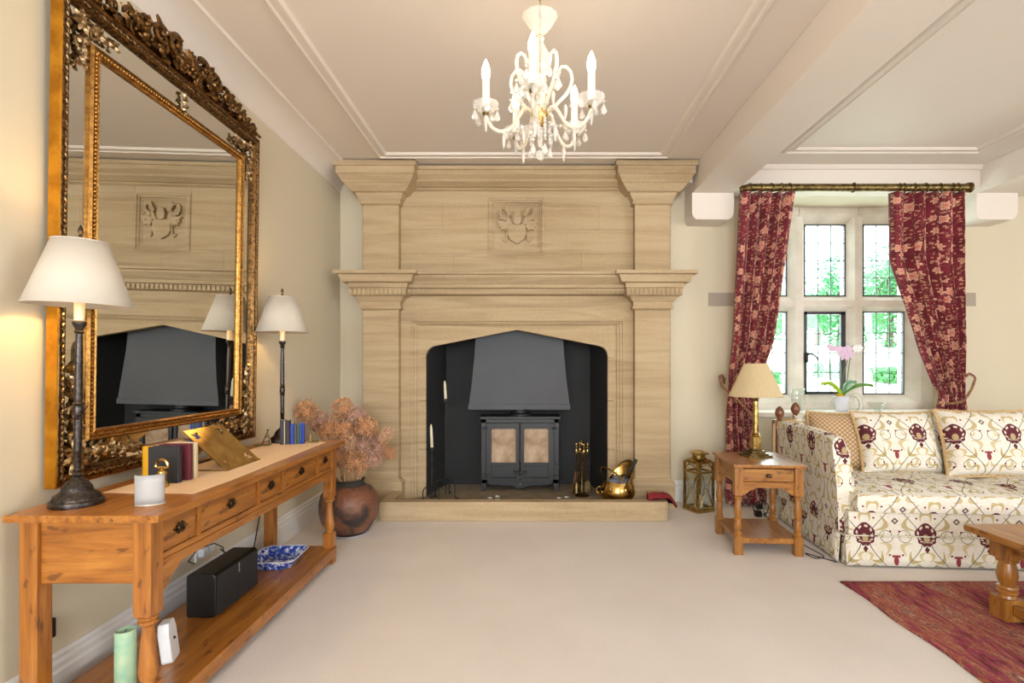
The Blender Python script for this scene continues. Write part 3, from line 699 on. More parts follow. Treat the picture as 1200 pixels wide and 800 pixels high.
# hearth with front kerb
hb = obj('hearth', box(B(), -1.236, 1.126, 4.46, 5.5, 0.001, .06), 'hearth_slate', fp, smooth=False)
bm = prism(B(), [(-1.236, 4.375), (1.09, 4.375), (1.117, 4.385), (1.126, 4.41), (1.126, 4.80), (1.03, 4.80), (1.03, 4.47), (-1.14, 4.47), (-1.14, 4.80), (-1.236, 4.80)], 2, .001, .158); obj('hearth_kerb', bm, 'stone', fp, smooth=False, bevel=.006)
# black plastered recess
YK = 5.47; bl, br = (523 - 622) * YK / 630, (691.5 - 622) * YK / 630
def slab(x0, y0, x1, y1, z0, z1, t): 
    d = Vector((x1 - x0, y1 - y0)).normalized(); n = Vector((-d.y, d.x)) * t
    return prism(B(), [(x0, y0), (x1, y1), (x1 + n.x, y1 + n.y), (x0 + n.x, y0 + n.y)], 2, z0, z1)
obj('recess_wall', slab(OX0 - .003, YI + .02, bl, YK, .06, 2.2, .03), 'black_plaster', fp, smooth=False)
obj('recess_wall', slab(OX1 + .003, YI + .02, br, YK, .06, 2.2, -.03), 'black_plaster', fp, smooth=False)
obj('recess_wall', box(B(), -1.0, .76, YK, YK + .03, .06, 2.2), 'black_plaster', fp, smooth=False)
obj('recess_ceiling', box(B(), -1.0, .76, 5.001, YK, 2.15, 2.2), 'black_plaster', fp, smooth=False)
# smoke hood (flared canopy)
YH = 5.06
secs = [(2.15, .30, 5.16), (1.75, .39, 5.12), (1.56, .412, 5.09), (1.35, .424, 5.08), (1.1, .448, 5.065), (.903, .474, YH)]
bm = B(); rings = []
for z, hw, yf in secs: rings.append([bm.verts.new(p) for p in ((-.108 - hw, YK - .001, z), (-.108 - hw, yf, z), (-.108 + hw, yf, z), (-.108 + hw, YK - .001, z))])
for a, b in zip(rings, rings[1:]):
    for k in range(3): bm.faces.new((a[k], b[k], b[k + 1], a[k + 1]))
bmesh.ops.recalc_face_normals(bm, faces=bm.faces)
sh = obj('smoke_hood', bm, 'hood_plaster', fp, smooth=True, angle=30)
obj('hood_rim', box(B(), -.108 - .480, -.108 + .480, YH - .008, YK - .001, .852, .904), 'hood_plaster', sh, smooth=False, bevel=.003)
# ================================================================== STOVE
st = thing('wood_stove', 'black cast-iron stove with two glazed doors standing in the fireplace recess', 'stove', (-.103, 5.17, .06), local=True)
bm = box(B(), -.373, .373, .02, .25, .115, .70); prism(bm, [(-.373, .0), (-.373, .12), (-.345, .12), (-.30, .055), (-.10, .035), (-.05, .02), (-.02, 0.0), (.02, 0), (.05, .02), (.10, .035), (.30, .055), (.345, .12), (.373, .12), (.373, .0)][:0] or [(-.373, .115), (-.30, .07), (-.08, .055), (-.04, .035), (.04, .035), (.08, .055), (.30, .07), (.373, .115)], 1, .012, .03)
# hollow look: dark body frame around the doors
bm.free(); bm = B(); box(bm, -.373, -.326, 0, .26, .10, .693); box(bm, .326, .373, 0, .26, .10, .693); box(bm, -.373, .373, 0, .26, .656, .693); box(bm, -.373, .373, .0, .26, .075, .115); box(bm, -.373, .373, .24, .26, .1, .69)
prism(bm, [(-.33, .08), (-.28, .062), (-.07, .05), (-.035, .03), (.035, .03), (.07, .05), (.28, .062), (.33, .08)], 1, -.004, .012)
obj('body', bm, 'stove_black', st, smooth=False, bevel=.003)
obj('top_plate', box(B(), -.388, .388, -.02, .27, .693, .72), 'stove_black', st, smooth=False, bevel=.006)
bm = B(); lathe(bm, [(.11, .72), (.11, .735), (.085, .75), (.075, .80), (.075, 1.05)], (0, .13, 0), 28); obj('flue', bm, 'stove_black', st)
bm = B(); ball(bm, (0, -.012, .075), .008); obj('base_stud', bm, 'silver', st)
for s in (-1, 1):
    lg = box(B(), -.03, .03, 0, .05, 0, .11); 
    for v in lg.verts:
        if v.co.z < .05: v.co.x = v.co.x * .55 + s * .012
    bmesh.ops.translate(lg, verts=lg.verts, vec=(s * .343, 0, 0)); obj('leg', lg, 'stove_black', st, smooth=False)
    lg = box(B(), -.02, .02, .2, .24, 0, .11); bmesh.ops.translate(lg, verts=lg.verts, vec=(s * .35, 0, 0)); obj('leg', lg, 'stove_black', st, smooth=False)
    x0, x1 = (.006, .326); wx0, wx1, wz0, wz1 = .036, .278, .275, .607
    bm = B()
    f = lambda a, b: (min(s * a, s * b), max(s * a, s * b))
    for a, b, z0, z1 in ((x0, wx0, .115, .656), (wx1, x1, .115, .656), (wx0, wx1, wz1, .656), (wx0, wx1, .245, wz0), (wx0, wx1, .115, .135)): box(bm, *f(a, b), -.022, .012, z0, z1)
    box(bm, *f(wx0, wx1), -.010, .012, .135, .245)
    for cx, cz, qa in ((wx1, wz1, 1), (wx0, wz1, 2)):            # rounded upper corners of the opening
        sg = -1 if qa == 1 else 1; r = .035
        pts = [(s * cx, cz)] + [(s * (cx + sg * r * (1 - math.sin(t))), cz - r * (1 - math.cos(t))) for t in [k / 5 * PI / 2 for k in range(6)]]
        prism(bm, pts, 1, -.020, .012)
    d = obj('door', bm, 'stove_black', st, smooth=False, bevel=.003)
    bm = B()
    for a, b, z0, z1 in ((wx0 - .004, wx0 + .004, wz0, wz1), (wx1 - .004, wx1 + .004, wz0, wz1), (wx0, wx1, wz1 - .004, wz1 + .004), (wx0, wx1, wz0 - .004, wz0 + .004)): box(bm, *f(a, b), -.026, -.018, z0, z1)
    obj('window_bead', bm, 'stove_black', d, smooth=False)
    obj('window_pane', box(B(), *f(wx0 + .002, wx1 - .002), -.004, 0, wz0 + .002, wz1 - .002), 'beige_glass', d, smooth=False)
    for z in (.165, .608):
        bm = tube(B(), [(s * .30, -.028, z), (s * .352, -.028, z)], .009, 8); tube(bm, [(s * .345, -.028, z), (s * .345, 0.005, z)], .009, 8); obj('hinge', bm, 'stove_black', d)
bm = tube(B(), [(-.065, -.045, .19), (0, -.05, .188), (.065, -.045, .19)], .011, 8); tube(bm, [(-.058, -.045, .19), (-.058, -.018, .20)], .007, 6); tube(bm, [(.058, -.045, .19), (.058, -.018, .20)], .007, 6); obj('handle', bm, 'stove_black', st)
bm = tube(B(), [(.335, -.01, .28), (.345, -.03, .26), (.372, -.03, .225)], .006, 6); obj('air_lever', bm, 'silver', st)
bm = B(); box(bm, -.32, .32, .19, .235, .12, .65); box(bm, -.32, .32, .03, .235, .118, .14); obj('fire_back', bm, 'fire_brick', st, smooth=False)
for a, b, r in (((-.24, .10, .17), (.02, .13, .18), .03), ((-.06, .12, .175), (.25, .09, .175), .032), ((-.16, .11, .225), (.16, .12, .23), .028)):
    obj('log', tube(B(), [a, b], r, 10), 'log_bark', st)

# ================================================================== HEARTH THINGS
def candle_stand(label, x, y, top, foot, wax_h, lean):
    t = thing('iron_candle_stand', label, 'candlestick', (x, y, .06), local=True)
    h = top - .06
    obj('stem', tube(B(), [(0, 0, .03), (0, 0, h)], .0065, 8), 'black_iron', t)
    for k in range(3):
        a = (200, 330, 80)[k] * PI / 180; ca, sa = math.cos(a), math.sin(a); R = foot
        P = [(0, h * 0 + foot * .9)]
        for q in range(9):
            tt = q / 8 * PI; P.append((R * .5 * (1 - math.cos(tt)) * .9 + .005, foot * .95 + math.sin(tt) * foot * .55))
        P += [(R * .92, foot * .4), (R * 1.0, .012), (R * 1.2, .006), (R * 1.35, .018)]
        obj('leg', tube(B(), [(p * ca, p * sa, z) for p, z in P], .005, 6), 'black_iron', t)
    bm = lathe(B(), [(.008, h - .02), (.012, h), (.030, h + .006), (.032, h + .012), (.014, h + .010), (.014, h + .035), (.010, h + .035)], seg=16); obj('drip_pan', bm, 'black_iron', t)
    if wax_h > .2:
        bm = B()
        for q in range(30):
            a = q * .9; tube(bm, [(.010 * math.cos(a), .010 * math.sin(a), h * .58 + q * .005), (.010 * math.cos(a + .9), .010 * math.sin(a + .9), h * .58 + q * .005 + .005)], .003, 5)
        obj('twisted_collar', bm, 'black_iron', t)
    c = thing('taper_candle', 'ivory taper candle in the ' + ('taller' if top > .7 else 'shorter') + ' iron candle stand', 'candle', (x, y, top + .012), local=True)
    obj('wax', lathe(B(), [(.011, 0), (.0135, .01), (.012, wax_h * .85), (.006, wax_h), (0, wax_h + .004)], (0, 0, 0), 12), 'candle_wax', c, center=False)
    obj('wick', tube(B(), [(0, 0, wax_h), (.002, 0, wax_h + .012)], .0015, 5), 'wick', c); c.rotation_euler = (0, lean, 0)
candle_stand('taller black iron candle stand at the left of the stove', -.78, 4.93, .93, .11, .185, -.05)
candle_stand('shorter black iron candle stand by the left recess edge', -.882, 4.80, .505, .085, .225, -.04)

t = thing('fireside_tool_stand', 'brass companion set holding slim fireside tools right of the stove', 'fire tools', (.474, 4.98, .06), local=True)
obj('base', lathe(B(), [(.062, 0), (.066, .008), (.055, .016), (.03, .02), (.012, .03)], seg=24, sy=.8), 'antique_brass', t)
obj('stem', lathe(B(), [(.007, .02), (.012, .05), (.006, .07), (.006, .46), (.012, .47), (.014, .485), (.006, .50), (.010, .515), (0, .53)], seg=12), 'brass', t)
bm = tube(B(), [(-.05, 0, .41), (.05, 0, .41)], .005, 6); tube(bm, [(0, -.05, .41), (0, .05, .41)], .005, 6); obj('hanger', bm, 'brass', t)
for k, (x, y, nm) in enumerate(((-.052, -.005, 'brush'), (.05, -.01, 'shovel'), (.012, -.052, 'poker'), (-.014, .05, 'tongs'))):
    tl = thing(nm if nm != 'shovel' else 'hearth_shovel', {'brush': 'brass-handled hearth brush hanging at the left of the companion set', 'shovel': 'slim brass hearth shovel hanging at the right of the companion set', 'poker': 'brass poker hanging at the front of the companion set', 'tongs': 'brass tongs hanging at the back of the companion set'}[nm], nm, (.474 + x, 4.98 + y, .06), local=True)
    obj('handle', lathe(B(), [(.0, .50), (.008, .492), (.011, .48), (.006, .465), (.010, .455), (.006, .44), (.011, .43), (.011, .40), (.006, .39), (.0055, .14), (.003, .13)][::-1], seg=10), 'brass', tl)
    if nm == 'brush': obj('bristles', lathe(B(), [(.012, .14), (.022, .12), (.032, .05), (.034, .035), (.0, .035)][::-1], seg=14), 'antique_brass', tl)
    elif nm == 'shovel': obj('blade', prism(B(), [(-.022, .04), (.022, .04), (.026, .12), (.008, .15), (-.008, .15), (-.026, .12)], 1, -.004, .004), 'antique_brass', tl, smooth=False)
    elif nm == 'poker': obj('tip', tube(B(), [(0, 0, .15), (0, 0, .06), (.012, 0, .05)], .0045, 6), 'antique_brass', tl)
    else:
        bm = tube(B(), [(0, 0, .16), (-.014, 0, .10), (-.004, 0, .045)], .003, 6); tube(bm, [(0, 0, .16), (.014, 0, .10), (.004, 0, .045)], .003, 6); obj('jaws', bm, 'antique_brass', tl)
obj('white_split_log', tube(B(), [(.40, 5.04, .075), (.435, 5.10, .26)], .018, 8), 'log_bark')
tag(bpy.data.objects['white_split_log'], 'small split log leaning behind the companion set', 'log').name = 'split_log'

# coal scuttle (helmet shape)
cs = thing('coal_scuttle', 'polished brass helmet coal scuttle with swing handle on the hearth', 'coal scuttle', (.745, 4.63, .06), local=True, rz=0)
def helm(a, z):
    return 1 + .10 * max(0, (z - .12) / .12) * math.cos(a - .5)
R0 = [(.085, 0), (.088, .012), (.06, .022), (.07, .032), (.12, .055), (.148, .10), (.150, .14), (.140, .185), (.128, .215)]
bm = B(); seg = 40; rings = []
for r, z in R0: rings.append([bm.verts.new((r * helm(2 * PI * i / seg, z) * math.cos(2 * PI * i / seg), r * helm(2 * PI * i / seg, z) * math.sin(2 * PI * i / seg) * .92, z)) for i in range(seg)])
for s_ in (.25, .5, .75, 1.0):                       # flared hood rising at the back right, lip at the front
    ring = []
    for i in range(seg):
        a = 2 * PI * i / seg; k = max(0, math.cos(a - .55)) ** 1.3; l_ = max(0, math.cos(a - .55 - PI)) ** 2
        r = .128 * helm(a, .215) * (1 + s_ * (.22 * k - .05 * (1 - k) + .05 * l_)); z = .215 + s_ * (.17 * k + .01 * l_)
        ring.append(bm.verts.new((r * math.cos(a) - .02 * k * s_ * s_, r * math.sin(a) * .92, z)))
    rings.append(ring)
for a, b in zip(rings, rings[1:]):
    for i in range(seg): bm.faces.new((a[i], a[(i + 1) % seg], b[(i + 1) % seg], b[i]))
bm.faces.new(list(reversed(rings[0])))
bo = obj('bowl', bm, 'bright_brass', cs); mod(bo, 'SOLIDIFY', thickness=.003)
P = [(-.10 * 1.0, 0, .20)]
hp = []
for q in range(13):
    a = PI * q / 12; hp.append((-.015 - .035 * math.sin(a) , -.135 * math.cos(a), .22 + .13 * math.sin(a)))
hd = obj('swing_handle', tube(B(), [(-.09 + (x + .015) * 2.0 + (1 - abs(y) / .135) * .0, y, z) for x, y, z in hp], .008, 8), 'bright_brass', cs)
hd.location = (-.07, 0, .285); hd.rotation_euler = (0, -.25, .55)
obj('rear_grip', tube(B(), arc((-.15, -.02, .14), .032, -1.2, 4.3, 12, 'xz'), .006, 6), 'bright_brass', cs)
k = 0
for (x, y, z, r) in ((-.03, -.03, .20, .045), (.04, -.04, .205, .042), (.0, .05, .21, .045), (.07, .03, .21, .04), (-.06, .04, .19, .04), (.02, -.08, .19, .03)):
    bm = B(); bmesh.ops.create_icosphere(bm, subdivisions=2, radius=r)
    for v in bm.verts: v.co *= 1 + .25 * noise.noise(v.co * 30 + Vector((k * 3, 0, 0)))
    bmesh.ops.translate(bm, verts=bm.verts, vec=(.745 + x, 4.63 + y, .06 + z))
    tag(obj('coal_lump', bm, 'coal_grey', smooth=False), 'grey lump of smokeless fuel inside the brass scuttle', 'coal', 'fuel lumps in the scuttle'); k += 1
t = thing('scuttle_scoop', 'black handled scoop standing up out of the brass coal scuttle', 'shovel', (.80, 4.60, .28), rot=(0.1, .48, 0), local=True)
obj('handle', tube(B(), [(0, 0, .03), (0, 0, .13), (0, 0, .215)], [.010, .017, .015], 10), 'black_plastic', t)
obj('shaft', tube(B(), [(0, 0, -.05), (0, 0, .04)], .007, 8), 'black_iron', t)
for k, (x, y) in enumerate(((-.372 + .01, 4.80), (-.30, 4.86), (.283 - .03, 4.80), (.322, 4.83))):
    t = thing('tealight', ('tealight at the far left of the hearth row', 'tealight second from left on the hearth, in front of the stove leg', 'tealight third along the hearth, under the right stove leg', 'tealight at the far right of the hearth row')[k], 'candle', (x, y, .06), local=True)
    obj('cup', shell(B(), [(.018, 0), (.022, .002), (.026, .024), (.027, .028)], seg=20), 'tealight_metal', t); obj('wax', lathe(B(), [(.0235, .004), (.0235, .02), (0, .0205)], seg=16), 'candle_wax', t)
# red oven glove over the kerb end
def glove(u, v):
    x = .965 + u * .235; w = .062 * math.sin(min(1, u * 1.6 + .25) * PI * .5) * (1 - .3 * u)
    a = v * 2 * PI; y = 4.45 + w * math.cos(a) * 1.1; z0 = .20 - (max(0, u - .72) / .28) ** 1.5 * .07 if u > .72 else .20
    z = z0 - .018 + .028 * math.sin(a) * (1 - .35 * u) + .010 * noise.noise(Vector((u * 6, a, 1))) + .012 * math.sin(u * PI)
    return (x, y, z)
bm = grid(B(), lambda u, v: glove(u, v), 20, 16)
bmesh.ops.remove_doubles(bm, verts=bm.verts, dist=1e-4); bmesh.ops.holes_fill(bm, edges=bm.edges)
tag(obj('oven_glove', bm, 'red_cloth'), 'dark red heat-proof glove lying over the right end of the hearth kerb', 'glove')

# ================================================================== CONSOLE TABLE
X0, X1, Y0, Y1 = -1.725, -1.215, 1.752, 3.525; ZT = .78
ct = thing('console_table', 'long pine console table with five drawers and lower shelf along the left wall', 'table', (-1.47, 2.64, 0))
top = obj('table_top', box(B(), X0, X1, Y0, Y1, ZT - .025, ZT), 'pine_y', ct, smooth=False, bevel=.005)
LG = [(-1.705, -1.645), (-1.325, -1.265)]; LY = [(1.79, 1.85), (3.43, 3.49)]
def legprof(h):
    return [(.024, .43), (.031, .425), (.031, .418), (.024, .414), (.030, .409), (.030, .402), (.025, .397), (.019, .39), (.018, .375), (.022, .33), (.027, .28), (.030, .24), (.026, .215), (.020, .21), (.024, .204), (.024, .198)]
for j, (ya, yb_) in enumerate(LY):
    bm = box(B(), LG[0][0], LG[0][1], ya, yb_, 0, ZT - .025); obj('leg', bm, 'pine_z', ct, smooth=False, bevel=.004)
    bm = box(B(), LG[1][0], LG[1][1], ya, yb_, .43, ZT - .025); box(bm, LG[1][0], LG[1][1], ya, yb_, 0, .197); lathe(bm, legprof(0)[::-1], ((LG[1][0] + LG[1][1]) / 2, (ya + yb_) / 2, 0), 28)
    obj('leg', bm, 'pine_z', ct, smooth=True, bevel=.0, angle=30)
for ya, yb_ in ((1.805, 1.825), (3.455, 3.475)): obj('end_panel', box(B(), LG[0][1], LG[1][0], ya, yb_, .537, ZT - .025), 'pine_x', ct, smooth=False, bevel=.002)
obj('back_rail', box(B(), -1.70, -1.685, 1.85, 3.43, .55, ZT - .025), 'pine_y', ct, smooth=False)
XF = -1.272
# dividers, rails
bm = B(); box(bm, XF - .018, XF, 1.85, 3.43, .742, ZT - .025); obj('top_rail', bm, 'pine_y', ct, smooth=False)
obj('lower_rail', box(B(), XF - .018, XF + .003, 1.85, 3.43, .600, .622), 'pine_y', ct, smooth=False, bevel=.003)
obj('bead_rail', box(B(), XF - .018, XF + .008, 1.85, 3.43, .588, .600), 'pine_y', ct, smooth=False, bevel=.003)
DR = [(1.856, 2.046), (2.076, 2.494), (2.534, 2.739), (2.777, 3.188), (3.233, 3.426)]
for (a, b), (c_, d) in zip(DR, DR[1:]): 
    bm = box(B(), XF - .018, XF, b + .003, c_ - .003, .622, .742); box(bm, XF, XF + .005, (b + c_) / 2 - .006, (b + c_) / 2 + .006, .622, .742); obj('divider', bm, 'pine_z', ct, smooth=False)
def pull(par, y, z):
    # pierced batwing back plate with a drop bail
    pts = []
    for k in range(60):
        a = 2 * PI * k / 60; r = .021 + .003 * math.cos(2 * a) + .003 * math.cos(6 * a) + .003 * math.cos(10 * a); pts.append((y + r * 1.35 * math.cos(a), z + r * math.sin(a)))
    bm = prism(B(), pts, 0, XF + .0005, XF + .003); p = obj('back_plate', bm, 'handle_metal', par, smooth=False)
    bm = tube(B(), [(XF + .008, y + .018 * math.cos(a), z + .004 - .014 * math.sin(a)) for a in [q / 8 * PI for q in range(9)]], .0028, 6); ball(bm, (XF + .006, y - .018, z + .004), .005); ball(bm, (XF + .006, y + .018, z + .004), .005); obj('bail', bm, 'handle_metal', par)
for a, b in DR:
    bm = box(B(), XF - .3, XF - .002, a + .002, b - .002, .625, .740); d = obj('drawer', bm, 'pine_y', ct, smooth=False, bevel=.002)
    pull(d, (a + b) / 2, .684)
# shaped apron
pts = [(1.85, .588), (1.85, .485), (1.872, .49), (1.892, .508), (1.898, .523), (1.925, .535), (1.955, .555), (1.985, .562), (3.295, .562), (3.325, .555), (3.355, .535), (3.382, .523), (3.388, .508), (3.408, .49), (3.43, .485), (3.43, .588)]
obj('apron', prism(B(), pts, 0, XF - .018, XF - .001), 'pine_y', ct, smooth=False, bevel=.0015)
obj('shelf', box(B(), -1.70, -1.255, 1.80, 3.48, .045, .105), 'pine_y', ct, smooth=False, bevel=.006)

tag(obj('table_runner', prism(B(), [(-1.640, 2.06), (-1.285, 2.05), (-1.272, 2.30), (-1.30, 3.42), (-1.62, 3.43)], 2, ZT + .0005, ZT + .004), 'runner_cloth', smooth=False, bevel=.001), 'peach linen runner laid along the pine console table', 'table runner')
# frosted tealight holder
t = thing('tealight_holder', 'curved frosted glass tealight holder at the near corner of the console', 'candle holder', (-1.335, 1.885, ZT), rz=.35, local=True)
obj('base', lathe(B(), [(.048, 0), (.050, .004), (.046, .009), (0, .009)], seg=28, sy=.62), 'silver', t)
bm = grid(B(), lambda u, v: (.045 * math.cos(PI + u * PI), .028 * math.sin(PI + u * PI) * 1.0 - .002, .009 + v * .10), 20, 4); o = obj('glass_panel', bm, 'frosted_glass', t); mod(o, 'SOLIDIFY', thickness=.004)
obj('tealight_cup', shell(B(), [(.016, .009), (.019, .010), (.019, .026)], seg=18), 'tealight_metal', t)
obj('wax', lathe(B(), [(.0175, .012), (.0175, .022), (0, .022)], seg=16), 'candle_wax', t)
# near books
def book(name, label, cover, x, y, z, w, th, h, rz, page='cream_paper', spine_side=1, group=None):
    """stands upright: w along local x, th along local y; spine on the +x or -x side"""
    t = thing(name, label, 'book', (x, y, z), rz=rz, local=True, group=group)
    bm = B(); c_ = .002; s = spine_side
    box(bm, -w / 2, w / 2, -th / 2, -th / 2 + c_, 0, h); box(bm, -w / 2, w / 2, th / 2 - c_, th / 2, 0, h)
    xs = (w / 2 - c_, w / 2) if s > 0 else (-w / 2, -w / 2 + c_)
    r = th / 2; pts = [(s * w / 2, -r)] + [(s * (w / 2 + .005 * math.cos(a)), r * math.sin(a)) for a in [-PI / 2 + PI * k / 6 for k in range(1, 6)]] + [(s * w / 2, r), (s * (w / 2 - .003), r), (s * (w / 2 - .003), -r)]
    prism(bm, pts, 2, 0, h); obj('cover', bm, cover, t, smooth=False)
    a, b = (-w / 2 + .004, w / 2 - .003) if s > 0 else (-w / 2 + .003, w / 2 - .004)
    obj('pages', box(B(), a, b, -th / 2 + c_, th / 2 - c_, .003, h - .004), page, t, smooth=False)
    return t
book('book', 'small yellow book showing its edge left of the black book cover', 'book_yellow', -1.562, 2.262, ZT + .0045, .125, .020, .146, .03, spine_side=-1)
book('book', 'black book facing the room near the brass bell weight', 'book_black', -1.518, 2.232, ZT + .0045, .118, .030, .150, .03)
book('book', 'maroon book between the black book and the cream book', 'book_maroon', -1.512, 2.290, ZT + .0045, .122, .028, .152, .03)
book('book', 'cream bound book at the far end of the near book row', 'book_cream', -1.508, 2.322, ZT + .0045, .122, .026, .153, .03)
t = thing('bell_weight', 'brass bell weight with an open ring handle standing before the black book', 'weight', (-1.475, 2.150, ZT + .004), local=True)
obj('weight_body', lathe(B(), [(.024, 0), (.026, .004), (.025, .012), (.018, .022), (.0145, .034), (.016, .046), (.020, .056), (.018, .064), (.009, .070), (.006, .074)], seg=24), 'bright_brass', t)
obj('ring_handle', tube(B(), [(.024 * math.cos(a), 0, .090 + .016 * math.sin(a) - .004 * math.cos(2 * a)) for a in [2 * PI * k / 24 for k in range(24)]], .0055, 8, closed=True), 'bright_brass', t)
# brass book rest
br_ = thing('book_rest', 'polished brass book rest with pierced plate lying open on the runner', 'book stand', (-1.395, 2.62, ZT + .004), local=True)
th = math.atan2(.185, -.205)
Mx = Matrix(((math.cos(th), 0, -math.sin(th), 0), (0, 1, 0, 0), (math.sin(th), 0, math.cos(th), 0), (0, 0, 0, 1)))
def cut_plate(w, h, holes, t_):
    """pierced plate: fine quad grid with cells left out"""
    nu, nv = 56, 48; bm = B(); vd = {}
    def vv(i, j, s): 
        if (i, j, s) not in vd: vd[(i, j, s)] = bm.verts.new((h * j / nv, -w / 2 + w * i / nu, s * t_))
        return vd[(i, j, s)]
    keep = lambda i, j: 0 <= i < nu and 0 <= j < nv and not any(((((i + .5) / nu - a) * math.cos(g) + ((j + .5) / nv - b) * math.sin(g)) / c_) ** 2 + (((-(i + .5) / nu + a) * math.sin(g) + ((j + .5) / nv - b) * math.cos(g)) / d) ** 2 < 1 for a, b, c_, d, g in holes)
    for i in range(nu):
        for j in range(nv):
            if not keep(i, j): continue
            bm.faces.new((vv(i, j, 1), vv(i, j + 1, 1), vv(i + 1, j + 1, 1), vv(i + 1, j, 1))); bm.faces.new((vv(i, j, 0), vv(i + 1, j, 0), vv(i + 1, j + 1, 0), vv(i, j + 1, 0)))
            for (di, dj, p, q) in ((-1, 0, (i, j), (i, j + 1)), (1, 0, (i + 1, j + 1), (i + 1, j)), (0, -1, (i + 1, j), (i, j)), (0, 1, (i, j + 1), (i + 1, j + 1))):
                if not keep(i + di, j + dj): bm.faces.new((vv(*p, 0), vv(*q, 0), vv(*q, 1), vv(*p, 1)))
    bmesh.ops.recalc_face_normals(bm, faces=bm.faces); return bm
holes = []
for a in (.16, .84):
    for b in (.16, .84):
        sg = 1 if (a - .5) * (b - .5) > 0 else -1
        holes += [(a, b, .095, .034, .6 * sg), (a + .045 * (1 if a < .5 else -1), b - .055 * (1 if b > .5 else -1) * -1 * 0 + .045, .065, .028, -.5 * sg), (a - .03, b - .05, .055, .026, .2 * sg)]
bm = cut_plate(.30, .275, holes, .004); bm.transform(Mx); obj('plate', bm, 'bright_brass', br_, smooth=False)
bm = box(B(), 0, .006, -.15, .15, 0, .032); bm.transform(Mx @ Matrix.Translation((0, 0, -.03 + .03))); obj('ledge', bm, 'bright_brass', br_, smooth=False, bevel=.001)
bm = B(); tube(bm, [(0.0, -.15, .004), (-.26, -.15, .003)], .003, 6); tube(bm, [(0, .15, .004), (-.26, .15, .003)], .003, 6); box(bm, -.27, -.255, -.15, .15, 0, .006); tube(bm, [(-.26, 0, .005), (-.16, 0, .145)], .003, 6); obj('base_frame', bm, 'antique_brass', br_, smooth=False)
# far group
ZR = ZT + .0045; rz = .35
rows = [('book_grey', .024, .130, 'grey-black book, second of the far row under the lamp', 'dark_wood'), ]
FB = [('book_dark', .020, .150, 0.0, 'charcoal tall book beside the brass easel bookend, in the far row'), ('book_cream', .008, .146, 0, 'thin cream book between the charcoal and the dark book in the far row'), ('book_black', .026, .148, 0, 'dark book just left of the blue books in the far row'),
      ('book_blue', .021, .125, 0, 'bright blue book left of the grey books in the far row'), ('book_grey', .016, .122, 0, 'grey-green book between the two blue books, nearer its left neighbour'), ('book_grey', .016, .122, 0, 'grey-green book between the two blue books, nearer its right neighbour'), ('book_teal', .012, .128, 0, 'teal-blue book near the right end of the far row'), ('book_blue', .013, .127, 0, 'blue book closing the right end of the far row')]
s = 0
for k, (cv_, th_, h_, _, lab) in enumerate(FB):
    s += th_ / 2; x = -1.568 + s * math.cos(rz); y = 3.295 + s * math.sin(rz)
    # spine towards the camera: width axis along -y
    book('book', lab, cv_, x + .045 * math.sin(rz), y + .045 * math.cos(rz), ZR, .085, th_, h_, rz - PI / 2 + (0 if k else .0)); s += th_ / 2 + .0008
t = thing('bookend', 'brass easel bookend at the left of the far book row', 'bookend', (-1.615, 3.275, ZR), rz=.2, local=True)
bm = box(B(), -.055, .03, -.03, .03, 0, .006); obj('base', bm, 'antique_brass', t, smooth=False, bevel=.002)
bm = tube(B(), [(-.02, 0, .006), (.012, 0, .085)], .004, 6); tube(bm, [(.028, 0, .006), (.012, 0, .085)], .004, 6); tube(bm, [(-.008, 0, .05), (.02, 0, .05)], .003, 6); ball(bm, (.012, 0, .09), .007); obj('easel', bm, 'antique_brass', t)
t = thing('bookend', 'small brass bookend at the right end of the far book row', 'bookend', (-1.395, 3.40, ZR), rz=.35, local=True)
obj('base', box(B(), -.005, .05, -.03, .03, 0, .008), 'antique_brass', t, smooth=False, bevel=.002); obj('upright', prism(B(), [(-.005, 0), (.0, .06), (.004, .06), (.012, .0)], 1, -.025, .025), 'antique_brass', t, smooth=False)

